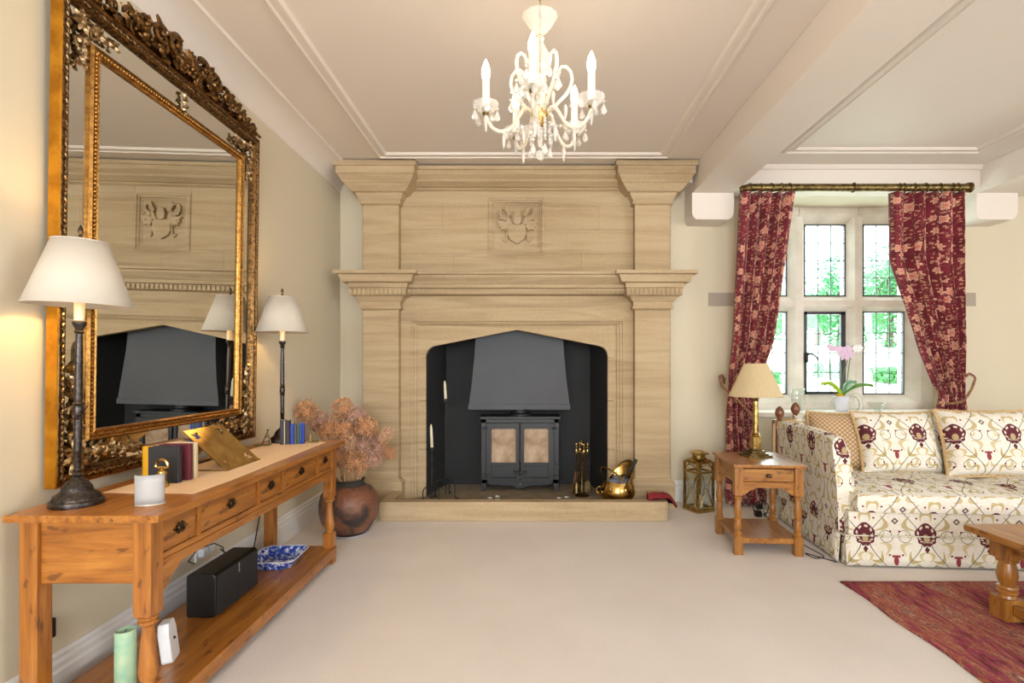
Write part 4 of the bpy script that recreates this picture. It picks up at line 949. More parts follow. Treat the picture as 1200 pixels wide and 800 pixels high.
# table lamps on the console
def big_lamp(label, x, y, rot, power):
    t = thing('table_lamp', label, 'lamp', (x, y, ZT), rot=rot, local=True)
    bm = lathe(B(), [(.078, 0), (.080, .008), (.078, .018), (.070, .022), (.066, .034), (.050, .046), (.046, .052), (.044, .062), (.030, .082), (.018, .092), (.012, .10)], seg=40, fn=lambda a, z: 1 + (.035 * math.cos(a * 14) if .02 < z < .05 or .053 < z < .085 else 0)); obj('base', bm, 'bronze', t)
    bm = lathe(B(), [(.010, .098), (.016, .105), (.010, .115), (.013, .122), (.009, .13), (.0115, .14), (.0115, .18), (.015, .185), (.011, .19), (.012, .20), (.0125, .30), (.017, .305), (.012, .312), (.016, .32), (.016, .345), (.013, .35), (.018, .356), (.012, .362), (.013, .37), (.0115, .55), (.010, .60), (.016, .608), (.011, .614), (.014, .622), (.020, .632), (.022, .642), (.014, .648)], seg=20); obj('column', bm, 'bronze', t)
    obj('candle_tube', lathe(B(), [(.0155, .645), (.0155, .735), (0, .735)], seg=16), 'candle_wax', t)
    obj('bulb', lathe(B(), [(.008, .735), (.016, .75), (.02, .77), (.012, .79), (0, .80)], seg=12), 'shade_bulb', t)
    bm = lathe(B(), [(.156, .700), (.080, .925)], seg=48); 
    bmesh.ops.delete(bm, geom=[f for f in bm.faces if len(f.verts) > 4], context='FACES'); sh_ = obj('lamp_shade', bm, 'linen_shade', t); mod(sh_, 'SOLIDIFY', thickness=.0015)
    bm = tube(B(), [(.1565 * math.cos(a), .1565 * math.sin(a), .702) for a in [2 * PI * k / 48 for k in range(48)]], .0022, 6, closed=True); obj('trim_ring', bm, 'linen_shade', sh_)
    bm = tube(B(), [(.081 * math.cos(a), .081 * math.sin(a), .924) for a in [2 * PI * k / 48 for k in range(48)]], .0022, 6, closed=True); obj('trim_ring', bm, 'linen_shade', sh_)
    bm = tube(B(), [(0, 0, .80), (0, 0, .965)], .002, 5); 
    for a in (0, 2.1, 4.2): tube(bm, [(0, 0, .915), (.08 * math.cos(a), .08 * math.sin(a), .922)], .0015, 5)
    obj('harp', bm, 'bronze', t)
    obj('finial', lathe(B(), [(.004, .93), (.008, .94), (.004, .948), (.009, .960), (.006, .972), (0, .985)], seg=12), 'bronze', t)
    M = wmat(t); L = bpy.data.lights.new('lamp_bulb_light', 'POINT'); L.energy = power; L.color = (1, .66, .26); L.shadow_soft_size = .03; lo = bpy.data.objects.new('lamp_bulb_light', L); COL.objects.link(lo); lo.location = M @ Vector((0, 0, .83))
    return t
big_lamp('near table lamp with bronze column and linen shade at the front end of the console', -1.600, 1.895, (0.01, .022, 0), 5.0)
big_lamp('far table lamp with bronze column and linen shade behind the small blue books', -1.585, 3.43, (0, 0, 0), 4.0)

# things on the console shelf
ZS = .105
t = thing('speaker', 'black wedge-sided wireless speaker on the console shelf', 'speaker', (-1.52, 2.67, ZS), rz=0.0, local=True)
pts = [(-.065, .0), (.055, 0), (.068, .012), (.068, .188), (.055, .2), (-.06, .2), (-.07, .19), (-.07, .01)]
bm = prism(B(), pts, 1, -.19, .19); obj('cabinet', bm, 'black_plastic', t, smooth=False, bevel=.006)
bm = B(); box(bm, .0685, .072, -.183, .183, .008, .192); obj('grille', bm, 'speaker_cloth', t, smooth=False, bevel=.002)
cu = bpy.data.curves.new('badge_text', 'FONT'); cu.body = 'SONOS'; cu.size = .0135; cu.extrude = .0003; cu.align_x = 'CENTER'; cu.align_y = 'CENTER'; cu.materials.append(MATS['tag_silver'])
o = bpy.data.objects.new('badge_curve', cu); COL.objects.link(o); bpy.context.view_layer.update(); me = bpy.data.meshes.new_from_object(o.evaluated_get(bpy.context.evaluated_depsgraph_get())); bpy.data.objects.remove(o)
o = bpy.data.objects.new('badge', me); COL.objects.link(o); o.parent = t; o.location = (.0725, .0, .165); o.rotation_euler = (PI / 2, -PI / 2, PI / 2)
tag(obj('speaker_cable', tube(B(), [(-1.56, 2.74, ZS + .198), (-1.57, 2.74, ZS + .24), (-1.60, 2.72, ZS + .265), (-1.66, 2.68, ZS + .25), (-1.72, 2.70, ZS + .18), (-1.75, 2.80, ZS + .13)], .003, 6), 'black_plastic'), 'thin black cable looping up from the speaker to the wall socket', 'cable')
tag(obj('floor_cable', tube(B(), [(-1.745, 3.02, .24), (-1.72, 3.10, .16), (-1.725, 3.2, .12), (-1.73, 3.35, .11), (-1.74, 3.45, .3), (-1.735, 3.40, .55)], .004, 6), 'bronze'), 'brown lamp flex running down behind the console table', 'cable')
for nm, y, lab in (('wall_socket', 2.93, 'white double wall socket on the left wall above the speaker'),):
    t = thing(nm, lab, 'socket', (XW + .001, y, .265), local=True)
    obj('face_plate', box(B(), 0, .010, -.074, .074, -.043, .043), 'white_plastic', t, smooth=False, bevel=.002)
    bm = B(); box(bm, .010, .04, -.055, -.012, -.022, .02); obj('plug', bm, 'white_plastic', t, smooth=False, bevel=.003)
    bm = B(); box(bm, .010, .035, .014, .056, -.022, .02); obj('plug', bm, 'white_plastic', t, smooth=False, bevel=.003)
t = thing('wall_socket', 'black plugged adaptor on the left wall behind the near console leg', 'socket', (XW + .001, 1.955, .31), local=True)
obj('face_plate', box(B(), 0, .010, -.06, .02, -.043, .043), 'white_plastic', t, smooth=False, bevel=.002); obj('adaptor', box(B(), .010, .045, -.03, .022, -.035, .035), 'black_plastic', t, smooth=False, bevel=.004)
# blue and white dish
t = thing('serving_dish', 'blue and white transfer-printed rectangular dish at the far end of the shelf', 'dish', (-1.485, 3.17, ZS), rz=.05, local=True)
def octr(hx, hy, c_): return [(-hx + c_, -hy), (hx - c_, -hy), (hx, -hy + c_), (hx, hy - c_), (hx - c_, hy), (-hx + c_, hy), (-hx, hy - c_), (-hx, -hy + c_)]
bm = B(); rings = []
for hx, hy, z in ((.095, .11, 0), (.10, .115, .004), (.130, .145, .052), (.134, .149, .055), (.128, .143, .054), (.098, .113, .010)): rings.append([bm.verts.new((p[0], p[1], z)) for p in octr(hx, hy, .035)])
for a, b in zip(rings, rings[1:]):
    for k in range(8): bm.faces.new((a[k], a[(k + 1) % 8], b[(k + 1) % 8], b[k]))
bm.faces.new(list(reversed(rings[0]))); bm.faces.new(rings[-1]); obj('dish_body', bm, 'blue_china', t, smooth=False)
bm = tube(B(), [(p[0], p[1], .055) for p in octr(.131, .146, .035)], .003, 6, closed=True); obj('white_rim', bm, 'white_ceramic', t)
# green pillar candle and white night-light
t = thing('pillar_candle', 'tall pale green pillar candle on the near end of the console shelf', 'candle', (-1.455, 1.93, ZS), local=True)
obj('wax', lathe(B(), [(.032, 0), (.033, .004), (.033, .205), (.030, .212), (.026, .209), (.0, .203)], seg=32), 'green_wax', t); obj('wick', tube(B(), [(0, 0, .203), (.002, 0, .214)], .0015, 5), 'wick', t)
tag(obj('candle_plate', lathe(B(), [(.03, 0), (.052, .004), (.055, .010), (.050, .007), (.0, .004)], (-1.455, 1.93, ZS - .004), 6), 'clear_glass', smooth=False), 'small clear glass plate under the green pillar candle', 'plate')
bpy.data.objects['candle_plate'].location.z = ZS + .0003
for o in bpy.data.objects:
    if o.name.startswith('pillar_candle'): o.location.z = ZS + .005
t = thing('white_gadget', 'small white plastic sensor leaning behind the near turned leg on the shelf', 'device', (-1.425, 2.13, ZS), rot=(0, -.12, .3), local=True)
pts = [(-.045, .01), (-.035, 0), (.035, 0), (.045, .01), (.045, .12), (.03, .155), (-.03, .155), (-.045, .12)]
obj('casing', prism(B(), pts, 0, -.02, .02), 'white_plastic', t, smooth=False, bevel=.006); bm = B(); ball(bm, (.021, 0, .085), .006); obj('lens', bm, 'black_plastic', t)
# ================================================================== VASE AND DRIED FLOWERS
VX, VY = -1.375, 4.06
t = thing('clay_pot', 'large round burnished clay pot with smoky black patches on the floor by the hearth', 'pot', (VX, VY, .012), local=True)
VP = [(.10, 0), (.125, .004), (.155, .03), (.195, .09), (.214, .16), (.214, .23), (.198, .295), (.165, .338), (.125, .358), (.110, .37), (.110, .385), (.117, .398), (.113, .402), (.103, .388), (.100, .375), (.12, .34), (.185, .28), (.2, .2), (.15, .05), (0, .03)]
obj('pot_body', lathe(B(), VP[:9] + [], seg=48) if False else lathe(B(), VP, seg=48), 'clay', t)
obj('collar', lathe(B(), [(.128, .356), (.113, .371), (.113, .386), (.120, .399), (.116, .404), (.106, .389), (.104, .375)], seg=48), 'clay_dark', t)
tag(obj('saucer', lathe(B(), [(.11, 0), (.135, .002), (.150, .014), (.146, .016), (.125, .008), (0, .006)], (VX, VY, .001), 40), 'white_ceramic'), 'white saucer under the round clay pot', 'saucer')
for o in bpy.data.objects:
    if o.name == 'clay_pot': o.location.z = .012
def head(seed, R, n, mat_):
    rn = random.Random(seed); bm = B(); bmesh.ops.create_icosphere(bm, subdivisions=1, radius=.38)
    for _ in range(n):
        d = Vector((rn.gauss(0, 1), rn.gauss(0, 1), rn.gauss(0, 1))).normalized(); L = R * rn.uniform(.78, 1.05); a = d.orthogonal().normalized(); b = d.cross(a)
        base_ = d * R * .15; tip = d * L; w = R * .026
        v = [bm.verts.new(base_ + a * w), bm.verts.new(base_ - a * w * .5 + b * w), bm.verts.new(base_ - a * w * .5 - b * w), bm.verts.new(tip)]
        for q in ((0, 1, 3), (1, 2, 3), (2, 0, 3)): bm.faces.new([v[i] for i in q])
        s = R * rn.uniform(.22, .34); ph = rn.uniform(0, 6)
        for k in range(4):
            g = ph + k * PI / 2; e = (a * math.cos(g) + b * math.sin(g)); f_ = (a * math.cos(g + .5) + b * math.sin(g + .5))
            bm.faces.new([bm.verts.new(tip), bm.verts.new(tip + e * s + d * s * .3), bm.verts.new(tip + (e + f_) * s * .55 + d * s * .75), bm.verts.new(tip + f_ * s + d * s * .25)])
    return bm
# flower heads read off the picture plane (px, py, size px, depth offset)
FL = [(360, 482, 12, .02), (374, 494, 11, .06), (394, 496, 11, .10), (401, 478, 11, .04), (388, 506, 11, -.05), (418, 487, 10, -.02), (420, 500, 10, .08), (404, 506, 10, -.08), (430, 500, 11, -.04), (416, 508, 10, .02), (455, 507, 7, -.06), (432, 514, 9, .05), (445, 515, 9, .10), (425, 524, 9, -.09), (408, 520, 10, -.12), (395, 524, 9, .02),
      (417, 541, 12, -.16), (438, 539, 8, -.14), (446, 527, 9, .04), (398, 538, 9, -.13), (380, 503, 9, .12), (456, 531, 7, .08), (409, 491, 9, .13), (440, 528, 9, -.02)]
protos = {}
for k, (px, py, sz, dy) in enumerate(FL):
    Y = VY + dy; X = (px - 622) * Y / 630; Z = 1.27 - (py - 428) * Y / 630; X = max(X, XW + .085)
    R = sz * Y / 630
    f = thing('dried_flower', 'dried allium seed head on a straw stem in the round clay pot', 'dried flower', (X, Y, Z), group='dried allium heads in the clay pot', local=True)
    mt_ = ('dried_flower', 'dried_flower', 'dried_flower_pale', 'dried_flower_mauve')[(k * 7 + (2 if k in (11, 12, 18, 21, 23) else 0)) % 4]
    if mt_ not in protos:
        h_ = obj('flower_head', head(k, 1.0, 90, mt_), mt_, f, smooth=False, center=False); protos[mt_] = h_
    else: h_ = dup(protos[mt_], (0, 0, 0), parent=f)
    h_.scale = (R, R, R); h_.rotation_euler = (k, k * 2, k * 3); h_.location = (0, 0, 0)
    a = Vector((VX - X, VY - Y, 0)); foot = Vector((VX + (X - VX) * .22 - X, VY + (Y - VY) * .22 - Y, .40 - Z)); mid = foot * .5 + Vector((0, 0, .02))
    obj('stem', tube(B(), [(0, 0, 0), mid, foot + Vector((0, 0, .05)), foot + Vector((0, 0, -.05))], .003, 5), 'dried_stem', f, center=False)
bm = B(); rn = random.Random(5)
for k in range(60):
    a = rn.uniform(0, 2 * PI); r1 = rn.uniform(.01, .08); r2 = r1 + rn.uniform(.02, .13); h = rn.uniform(.10, .24)
    tube(bm, [(VX + r1 * math.cos(a), VY + r1 * math.sin(a), .38), (VX + r2 * math.cos(a), VY + r2 * math.sin(a), .42 + h)], [.003, .0018], 4)
o = tag(obj('dried_stalks', bm, 'dried_stem'), 'thicket of bare straw stalks filling the mouth of the clay pot', 'dried stalks'); o['kind'] = 'stuff'

# ================================================================== MIRROR
mr = thing('wall_mirror', 'huge gilt framed mirror with carved crest and beaded inner border on the left wall', 'mirror', (-1.765, 2.68, .82), rot=(.0140, 0, PI / 2), local=True)
HW = .715; H = 1.87
def frame_run(prof, x0, x1, z0, z1):
    """prof: (inset, y) loop swept round a rectangle, mitred; y negative = towards the room"""
    bm = B(); rings = []
    for o_, y in prof: rings.append([bm.verts.new(p) for p in ((x0 + o_, y, z0 + o_), (x1 - o_, y, z0 + o_), (x1 - o_, y, z1 - o_), (x0 + o_, y, z1 - o_))])
    n = len(rings)
    for i in range(n):
        a, b = rings[i], rings[(i + 1) % n]
        for k in range(4): bm.faces.new((a[k], b[k], b[(k + 1) % 4], a[(k + 1) % 4]))
    bmesh.ops.recalc_face_normals(bm, faces=bm.faces); return bm
ofr = obj('outer_frame', frame_run([(0, .014), (0, -.026), (.006, -.030), (.014, -.030), (.018, -.024), (.036, -.026), (.040, -.020), (.050, -.010), (.052, .0), (.052, .014)], -HW, HW, 0, H), 'gilt_dark', mr, smooth=False)
obj('frame_side', frame_run([(-.002, .013), (-.002, -.027), (.003, -.029), (.003, .013)], -HW, HW, 0, H), 'gilt_side', ofr, smooth=False)
bm = B(); rn = random.Random(3)
def along(x0, x1, z0, z1, step):
    for (a, b) in (((x0, z0), (x1, z0)), ((x1, z0), (x1, z1)), ((x1, z1), (x0, z1)), ((x0, z1), (x0, z0))):
        L = math.hypot(b[0] - a[0], b[1] - a[1]); n = int(L / step)
        for k in range(n): yield a[0] + (b[0] - a[0]) * (k + .5) / n, a[1] + (b[1] - a[1]) * (k + .5) / n, (b[0] - a[0]) / L, (b[1] - a[1]) / L
for i, (x, z, dx, dz) in enumerate(along(-HW + .026, HW - .026, .026, H - .026, .020)):
    a = math.atan2(dz, dx); Mr = Matrix.Rotation(-a + (.5 if i % 2 else -.5), 4, 'Y'); bmesh.ops.create_icosphere(bm, subdivisions=1, radius=1, matrix=Matrix.Translation((x, -.027, z)) @ Mr @ Matrix.Diagonal((.0115, .004, .005, 1)))
o = obj('leaf_border', bm, 'gilt_pale', ofr); o['kind'] = 'stuff'
gx, gz0, gz1 = HW - .155, .165, H - .165
obj('inner_frame', frame_run([(-.006, .010), (-.006, -.010), (.002, -.020), (.010, -.014), (.028, -.014), (.034, -.018), (.040, -.008), (.042, .010)], -gx, gx, gz0 - .01, gz1 + .01), 'gilt', mr, smooth=False)
bm = B()
for x, z, dx, dz in along(-gx + .019, gx - .019, gz0 + .009, gz1 - .009, .0165): bmesh.ops.create_icosphere(bm, subdivisions=1, radius=.0072, matrix=Matrix.Translation((x, -.015, z)))
o = obj('bead_moulding', bm, 'gilt', mr); o['kind'] = 'stuff'
obj('mirror_glass', box(B(), -gx + .03, gx - .03, -.002, .006, gz0 + .02, gz1 - .02), 'mirror_silver', mr, smooth=False)
for (xa, xb, za, zb, dx) in ((-HW + .045, -gx + .002, .045, H - .045, .0), (gx - .002, HW - .045, .045, H - .045, 0), (-gx + .002, gx - .002, .045, gz0, 0), (-gx + .002, gx - .002, gz1, H - .045, 0)):
    obj('margin_mirror', box(B(), xa, xb, -.001, .006, za, zb), 'mirror_silver', mr, smooth=False)
# carving helpers in the mirror frame (x along, y out = -, z up)
def scroll(bm, x, z, R, a0, turns, th, y=-.03, sg=1, tail=0):
    P = []; n = 16; Rr = []
    for k in range(n + 1):
        q = k / n; r = R * (1 - .82 * q); a = a0 + sg * turns * 2 * PI * q; P.append((x + r * math.cos(a), y - .010 * q, z + r * math.sin(a))); Rr.append(th * (1 - .45 * q))
    tube(bm, P, Rr, 6); ball(bm, P[-1], th * 1.3, 6, 4)
def leaf3(bm, x, z, L, a, y=-.03, w=.35, lift=.012):
    n = 5; ca, sa = math.cos(a), math.sin(a); rows_ = []
    for k in range(n + 1):
        q = k / n; hw = L * w * math.sin(PI * min(1, q * .92 + .08)) * (1 + .22 * math.sin(q * 17)); yy = y - lift * math.sin(q * PI * .9) - .006 * q
        c_ = Vector((x + ca * L * q, yy, z + sa * L * q)); s_ = Vector((-sa, 0, ca)) * hw
        rows_.append([bm.verts.new(c_ - s_ + Vector((0, .006, 0))), bm.verts.new(c_ + Vector((0, -.004, 0))), bm.verts.new(c_ + s_ + Vector((0, .006, 0))), bm.verts.new(c_ + Vector((0, .008, 0)))])
    for a_, b_ in zip(rows_, rows_[1:]):
        for k in range(4): bm.faces.new((a_[k], a_[(k + 1) % 4], b_[(k + 1) % 4], b_[k]))
    bm.faces.new(rows_[0]); bm.faces.new(rows_[-1])
# crest: arched carved cresting above the top rail
bm = B(); rn = random.Random(11); CH = .155
def cy(x): return max(.03, CH * (1 - (abs(x) / .66) ** 1.7))
for s in (-1, 1):
    for k, (x, R) in enumerate(((.11, .058), (.215, .050), (.315, .043), (.41, .035), (.495, .028), (.57, .021))):
        z = H + cy(x) - R * .8; scroll(bm, s * x, z, R, PI / 2 + s * .6, 1.1, R * .30, -.040, -s)
        scroll(bm, s * (x - .045), H + cy(x) * .42, R * .75, -PI / 2, 1.0, R * .2, -.028, s)
    for k in range(34):
        x = rn.uniform(.03, .66); h_ = cy(x); z = H + h_ * rn.uniform(.05, .85); leaf3(bm, s * x, z, rn.uniform(.036, .070), (rn.uniform(-.3, 1.2) if s > 0 else PI - rn.uniform(-.3, 1.2)), -.026 - rn.uniform(0, .014))
    for k in range(14):
        x = .08 + k * .042; leaf3(bm, s * x, H + cy(x) - .015, .034, PI / 2 - s * .7, -.02)
for k in range(9): leaf3(bm, 0, H + .07, .075, PI / 2 + (k - 4) * .36, -.04, .25)
for k in range(6): ball(bm, (.03 * math.cos(k * PI / 3), -.048, H + .055 + .03 * math.sin(k * PI / 3)), .014, 8, 5, (1, .7, 1))
ball(bm, (0, -.052, H + .055), .016, 8, 6)
scroll(bm, -.055, H + .03, .034, 0, 1.2, .010, -.04, 1); scroll(bm, .055, H + .03, .034, PI, 1.2, .010, -.04, -1)
obj('crest_carving', bm, 'gilt_dark', mr, angle=50)
bm = B(); pts = [(-.66, H - .004)] + [(x / 20 * .66, H + max(.012, cy(x / 20 * .66) * .62)) for x in range(-20, 21)] + [(.66, H - .004)]
prism(bm, pts, 1, -.018, .008); obj('crest_backing', bm, 'gilt_dark', mr, smooth=False)
# pendant under the crest
bm = B()
for k in range(6): leaf3(bm, 0, H - .06 - k * .018, .026, -PI / 2 + (.5 if k % 2 else -.5), -.012, .5); ball(bm, (0, -.018, H - .065 - k * .018), .007, 6, 4)
obj('pendant_carving', bm, 'gilt_pale', mr, angle=50)
# pierced corner ornaments
for sx in (-1, 1):
    for tz in (0, 1):
        bm = B(); x = sx * (HW - .10); z = (H - .10) if tz else .10; up = -1 if tz else 1; rn = random.Random(20 + sx + tz * 5)
        n = 1.15 if tz else 1.7
        ball(bm, (x, -.02, z), .018 * n, 8, 6, (1, .6, 1))
        for k in range(8): leaf3(bm, x, z, .042 * n, k * PI / 4 + .3, -.016, .3)
        for (dx, dz) in ((-sx, 0), (0, up)):
            for q in range(4 if tz else 6):
                d = .045 + q * .030 * (1 if tz else .95); rad = (.022 - q * .003) * n * (1 if tz else .9)
                px_, pz_ = x + dx * d * n, z + dz * d * n
                scroll(bm, px_ + dz * .012 * (1 if q % 2 else -1), pz_ + dx * .012 * (1 if q % 2 else -1), max(rad, .008), q * 1.7, 1.0, max(rad * .28, .0028), -.012, 1 if q % 2 else -1)
                leaf3(bm, px_, pz_, .036 * n * (1 - q * .08), math.atan2(dz, dx) + rn.uniform(-.7, .7), -.012, .4); leaf3(bm, px_, pz_, .030 * n, math.atan2(dz, dx) + rn.uniform(-1.4, 1.4), -.010, .35)
        obj('corner_carving', bm, 'gilt_pale', mr, angle=50)

# ================================================================== CHANDELIER
CXc, CYc = .042, 2.43
ch = thing('chandelier', 'crystal chandelier with five lit candle arms hanging from the ceiling', 'chandelier', (CXc, CYc, ZC), local=True)
z_ = lambda Z: Z - ZC
obj('ceiling_rose', lathe(B(), [(.0, -.045), (.02, -.04), (.045, -.02), (.055, 0)], seg=24), 'brass', ch)
k = 0; z = -.045
bm = B()
while ZC + z > 2.86:
    P = [(.006 * math.cos(a), 0, z - .011 + .013 * math.sin(a)) if k % 2 else (0, .006 * math.cos(a), z - .011 + .013 * math.sin(a)) for a in [2 * PI * q / 10 for q in range(10)]]
    tube(bm, P, .0018, 5, closed=True); z -= .019; k += 1
obj('chain', bm, 'brass', ch)
obj('central_rod', tube(B(), [(0, 0, z_(2.87)), (0, 0, z_(2.36))], .004, 8), 'brass', ch)
obj('top_dish', shell(B(), [(.010, z_(2.765)), (.03, z_(2.775)), (.055, z_(2.805)), (.074, z_(2.838)), (.080, z_(2.845))], seg=32, t=.004, fn=lambda a, z: 1 + .02 * math.cos(a * 12)), 'dish_glass', ch)
obj('glass_baluster', lathe(B(), [(.012, z_(2.755)), (.02, z_(2.745)), (.014, z_(2.73)), (.022, z_(2.71)), (.042, z_(2.675)), (.048, z_(2.64)), (.038, z_(2.60)), (.020, z_(2.57)), (.014, z_(2.555)), (.024, z_(2.54)), (.030, z_(2.52)), (.016, z_(2.50)), (.016, z_(2.45)), (.03, z_(2.43))][::-1], seg=24, fn=lambda a, z: 1 + .04 * math.cos(a * 10)), 'dish_glass', ch)
obj('receiver_bowl', lathe(B(), [(0, z_(2.345)), (.014, z_(2.348)), (.030, z_(2.37)), (.038, z_(2.395)), (.040, z_(2.412)), (.034, z_(2.418)), (.010, z_(2.425))], seg=28), 'bright_brass', ch)
obj('bottom_stem', lathe(B(), [(.0, z_(2.25)), (.008, z_(2.255)), (.014, z_(2.28)), (.010, z_(2.31)), (.016, z_(2.33)), (.010, z_(2.345))], seg=16), 'crystal', ch)
bm = B(); bmesh.ops.create_icosphere(bm, subdivisions=2, radius=.022, matrix=Matrix.Translation((0, 0, z_(2.222)))); obj('crystal_ball', bm, 'crystal', ch, smooth=False)
def drop_mesh(L, w, spear=False):
    if spear: pr = [(0, -L), (w * .55, -L * .78), (w, -L * .30), (w * .7, -L * .10), (0, 0)]
    else: pr = [(0, -L), (w * .8, -L * .86), (w, -L * .68), (w * .62, -L * .34), (w * .2, -L * .08), (0, 0)]
    return lathe(B(), pr, seg=6)
pear = obj('crystal_drop', drop_mesh(.048, .0145), 'crystal', ch, smooth=False, center=False); spear_ = obj('crystal_spear', drop_mesh(.072, .0095, True), 'crystal', ch, smooth=False, center=False)
bm = B(); bmesh.ops.create_icosphere(bm, subdivisions=1, radius=.0085); beadp = obj('crystal_bead', bm, 'crystal', ch, smooth=False, center=False)
first = {'p': True, 's': True, 'b': True}
def hang(kind, x, y, Z, sc=1):
    src = {'p': pear, 's': spear_, 'b': beadp}[kind]; rot = (0, 0, random.uniform(0, 3))
    if first[kind]: first[kind] = False; src.location = (x, y, z_(Z)); src.rotation_euler = rot; return src
    return dup(src, (x, y, z_(Z)), rot)
A0 = -98 * PI / 180; RA = .245
armP = None
for k in range(5):
    a = A0 + k * 2 * PI / 5; ca, sa = math.cos(a), math.sin(a)
    pr = [(.034, 2.405), (.055, 2.425), (.075, 2.42), (.098, 2.385), (.120, 2.345), (.150, 2.318), (.185, 2.312), (.215, 2.325), (.236, 2.352), (.245, 2.378)]
    sm = []
    for i in range(len(pr) - 1):
        for q in (0, .5): sm.append((pr[i][0] * (1 - q) + pr[i + 1][0] * q, pr[i][1] * (1 - q) + pr[i + 1][1] * q))
    sm.append(pr[-1])
    arm = obj('arm', tube(B(), [(r * ca, r * sa, z_(z)) for r, z in sm], .0085, 8), 'milk_glass', ch)
    cx, cyy = RA * ca, RA * sa
    obj('drip_dish', shell(B(), [(.012, z_(2.388)), (.035, z_(2.396)), (.052, z_(2.416)), (.057, z_(2.432))], (cx, cyy, 0), 28, .003, fn=lambda a_, z: 1 + .03 * math.cos(a_ * 10)), 'dish_glass', ch)
    obj('socket', lathe(B(), [(.010, z_(2.378)), (.016, z_(2.39)), (.019, z_(2.402)), (.017, z_(2.412)), (.012, z_(2.414))], (cx, cyy, 0), 16), 'antique_brass', ch)
    cn = obj('candle_sleeve', lathe(B(), [(.0165, z_(2.405)), (.0165, z_(2.530)), (.010, z_(2.534)), (.0, z_(2.534))], (cx, cyy, 0), 16), 'candle_sleeve', ch)
    obj('bulb', lathe(B(), [(.0, z_(2.533)), (.012, z_(2.536)), (.0185, z_(2.558)), (.0175, z_(2.585)), (.009, z_(2.612)), (0, z_(2.63))], (cx, cyy, 0), 14), 'bulb_glow', cn)
    for q in range(5):
        g = a + q * 2 * PI / 5 + .3; hang('p' if q % 2 else 'b', cx + .052 * math.cos(g), cyy + .052 * math.sin(g), 2.418 if q % 2 else 2.405)
        if not q % 2: hang('p', cx + .052 * math.cos(g), cyy + .052 * math.sin(g), 2.396)
    hang('s', cx, cyy, 2.376); hang('s', .165 * ca, .165 * sa, 2.304); hang('b', .165 * ca, .165 * sa, 2.304)
    # upper scroll arms
    b = a + PI / 5; cb, sb = math.cos(b), math.sin(b)
    pr = [(.034, 2.41), (.055, 2.43), (.085, 2.465), (.118, 2.50), (.140, 2.535), (.150, 2.575), (.143, 2.61), (.122, 2.630), (.098, 2.628), (.088, 2.612)]
    sm = []
    for i in range(len(pr) - 1):
        for q in (0, .5): sm.append((pr[i][0] * (1 - q) + pr[i + 1][0] * q, pr[i][1] * (1 - q) + pr[i + 1][1] * q))
    sm.append(pr[-1])
    obj('scroll_arm', tube(B(), [(r * cb, r * sb, z_(z)) for r, z in sm], [.009 * (1 - .3 * i / len(sm)) for i in range(len(sm))], 8), 'milk_glass', ch)
    bm = B(); bmesh.ops.create_icosphere(bm, subdivisions=1, radius=.012, matrix=Matrix.Translation((.086 * cb, .086 * sb, z_(2.61)))); ball(bm, (.140 * cb, .140 * sb, z_(2.535)), .012, 8, 5); ball(bm, (.055 * cb, .055 * sb, z_(2.43)), .012, 8, 5); obj('glass_rosette', bm, 'crystal', ch, smooth=False)
    hang('b', .086 * cb, .086 * sb, 2.59); hang('p', .086 * cb, .086 * sb, 2.58); hang('b', .15 * cb, .15 * sb, 2.50); hang('p', .15 * cb, .15 * sb, 2.49)
    hang('s', .118 * cb, .118 * sb, 2.46)
    # strings of beads and lower drops
    for q in range(7): hang('b', (.045 - .0 * q) * cb, .045 * sb, 2.37 - q * .0155)
    hang('p', .045 * cb, .045 * sb, 2.258)
    for q in range(4): hang('b', (.06 + q * .02) * ca, (.06 + q * .02) * sa, 2.345 - .012 * math.sin(q))
    hang('s', .075 * ca, .075 * sa, 2.335)

# ================================================================== CURTAINS AND POLE
YPo = 4.665; ZPo = 2.812
po = thing('curtain_pole', 'antique brass curtain pole across the window head', 'curtain pole', (2.84, YPo, ZPo))
obj('pole', tube(B(), [(1.84, YPo + .05, ZPo), (1.90, YPo, ZPo), (2.4, YPo, ZPo), (3.0, YPo, ZPo), (3.78, YPo, ZPo)], .033, 16), 'antique_brass', po)
obj('finial', lathe(B(), [(.033, 0), (.040, .006), (.033, .016), (.044, .026), (.044, .042), (.028, .05), (.0, .052)], seg=20, M=Matrix.Translation((3.775, YPo, ZPo)) @ Matrix.Rotation(PI / 2, 4, 'Y')), 'antique_brass', po)
bm = tube(B(), [(2.80, YPo, ZPo), (2.80, 4.76, ZPo + .01)], .009, 8); tube(bm, [(2.80, YPo + .038 * math.cos(a), ZPo + .038 * math.sin(a)) for a in [2 * PI * q / 20 for q in range(20)]], .006, 6, closed=True); obj('bracket', bm, 'antique_brass', po)
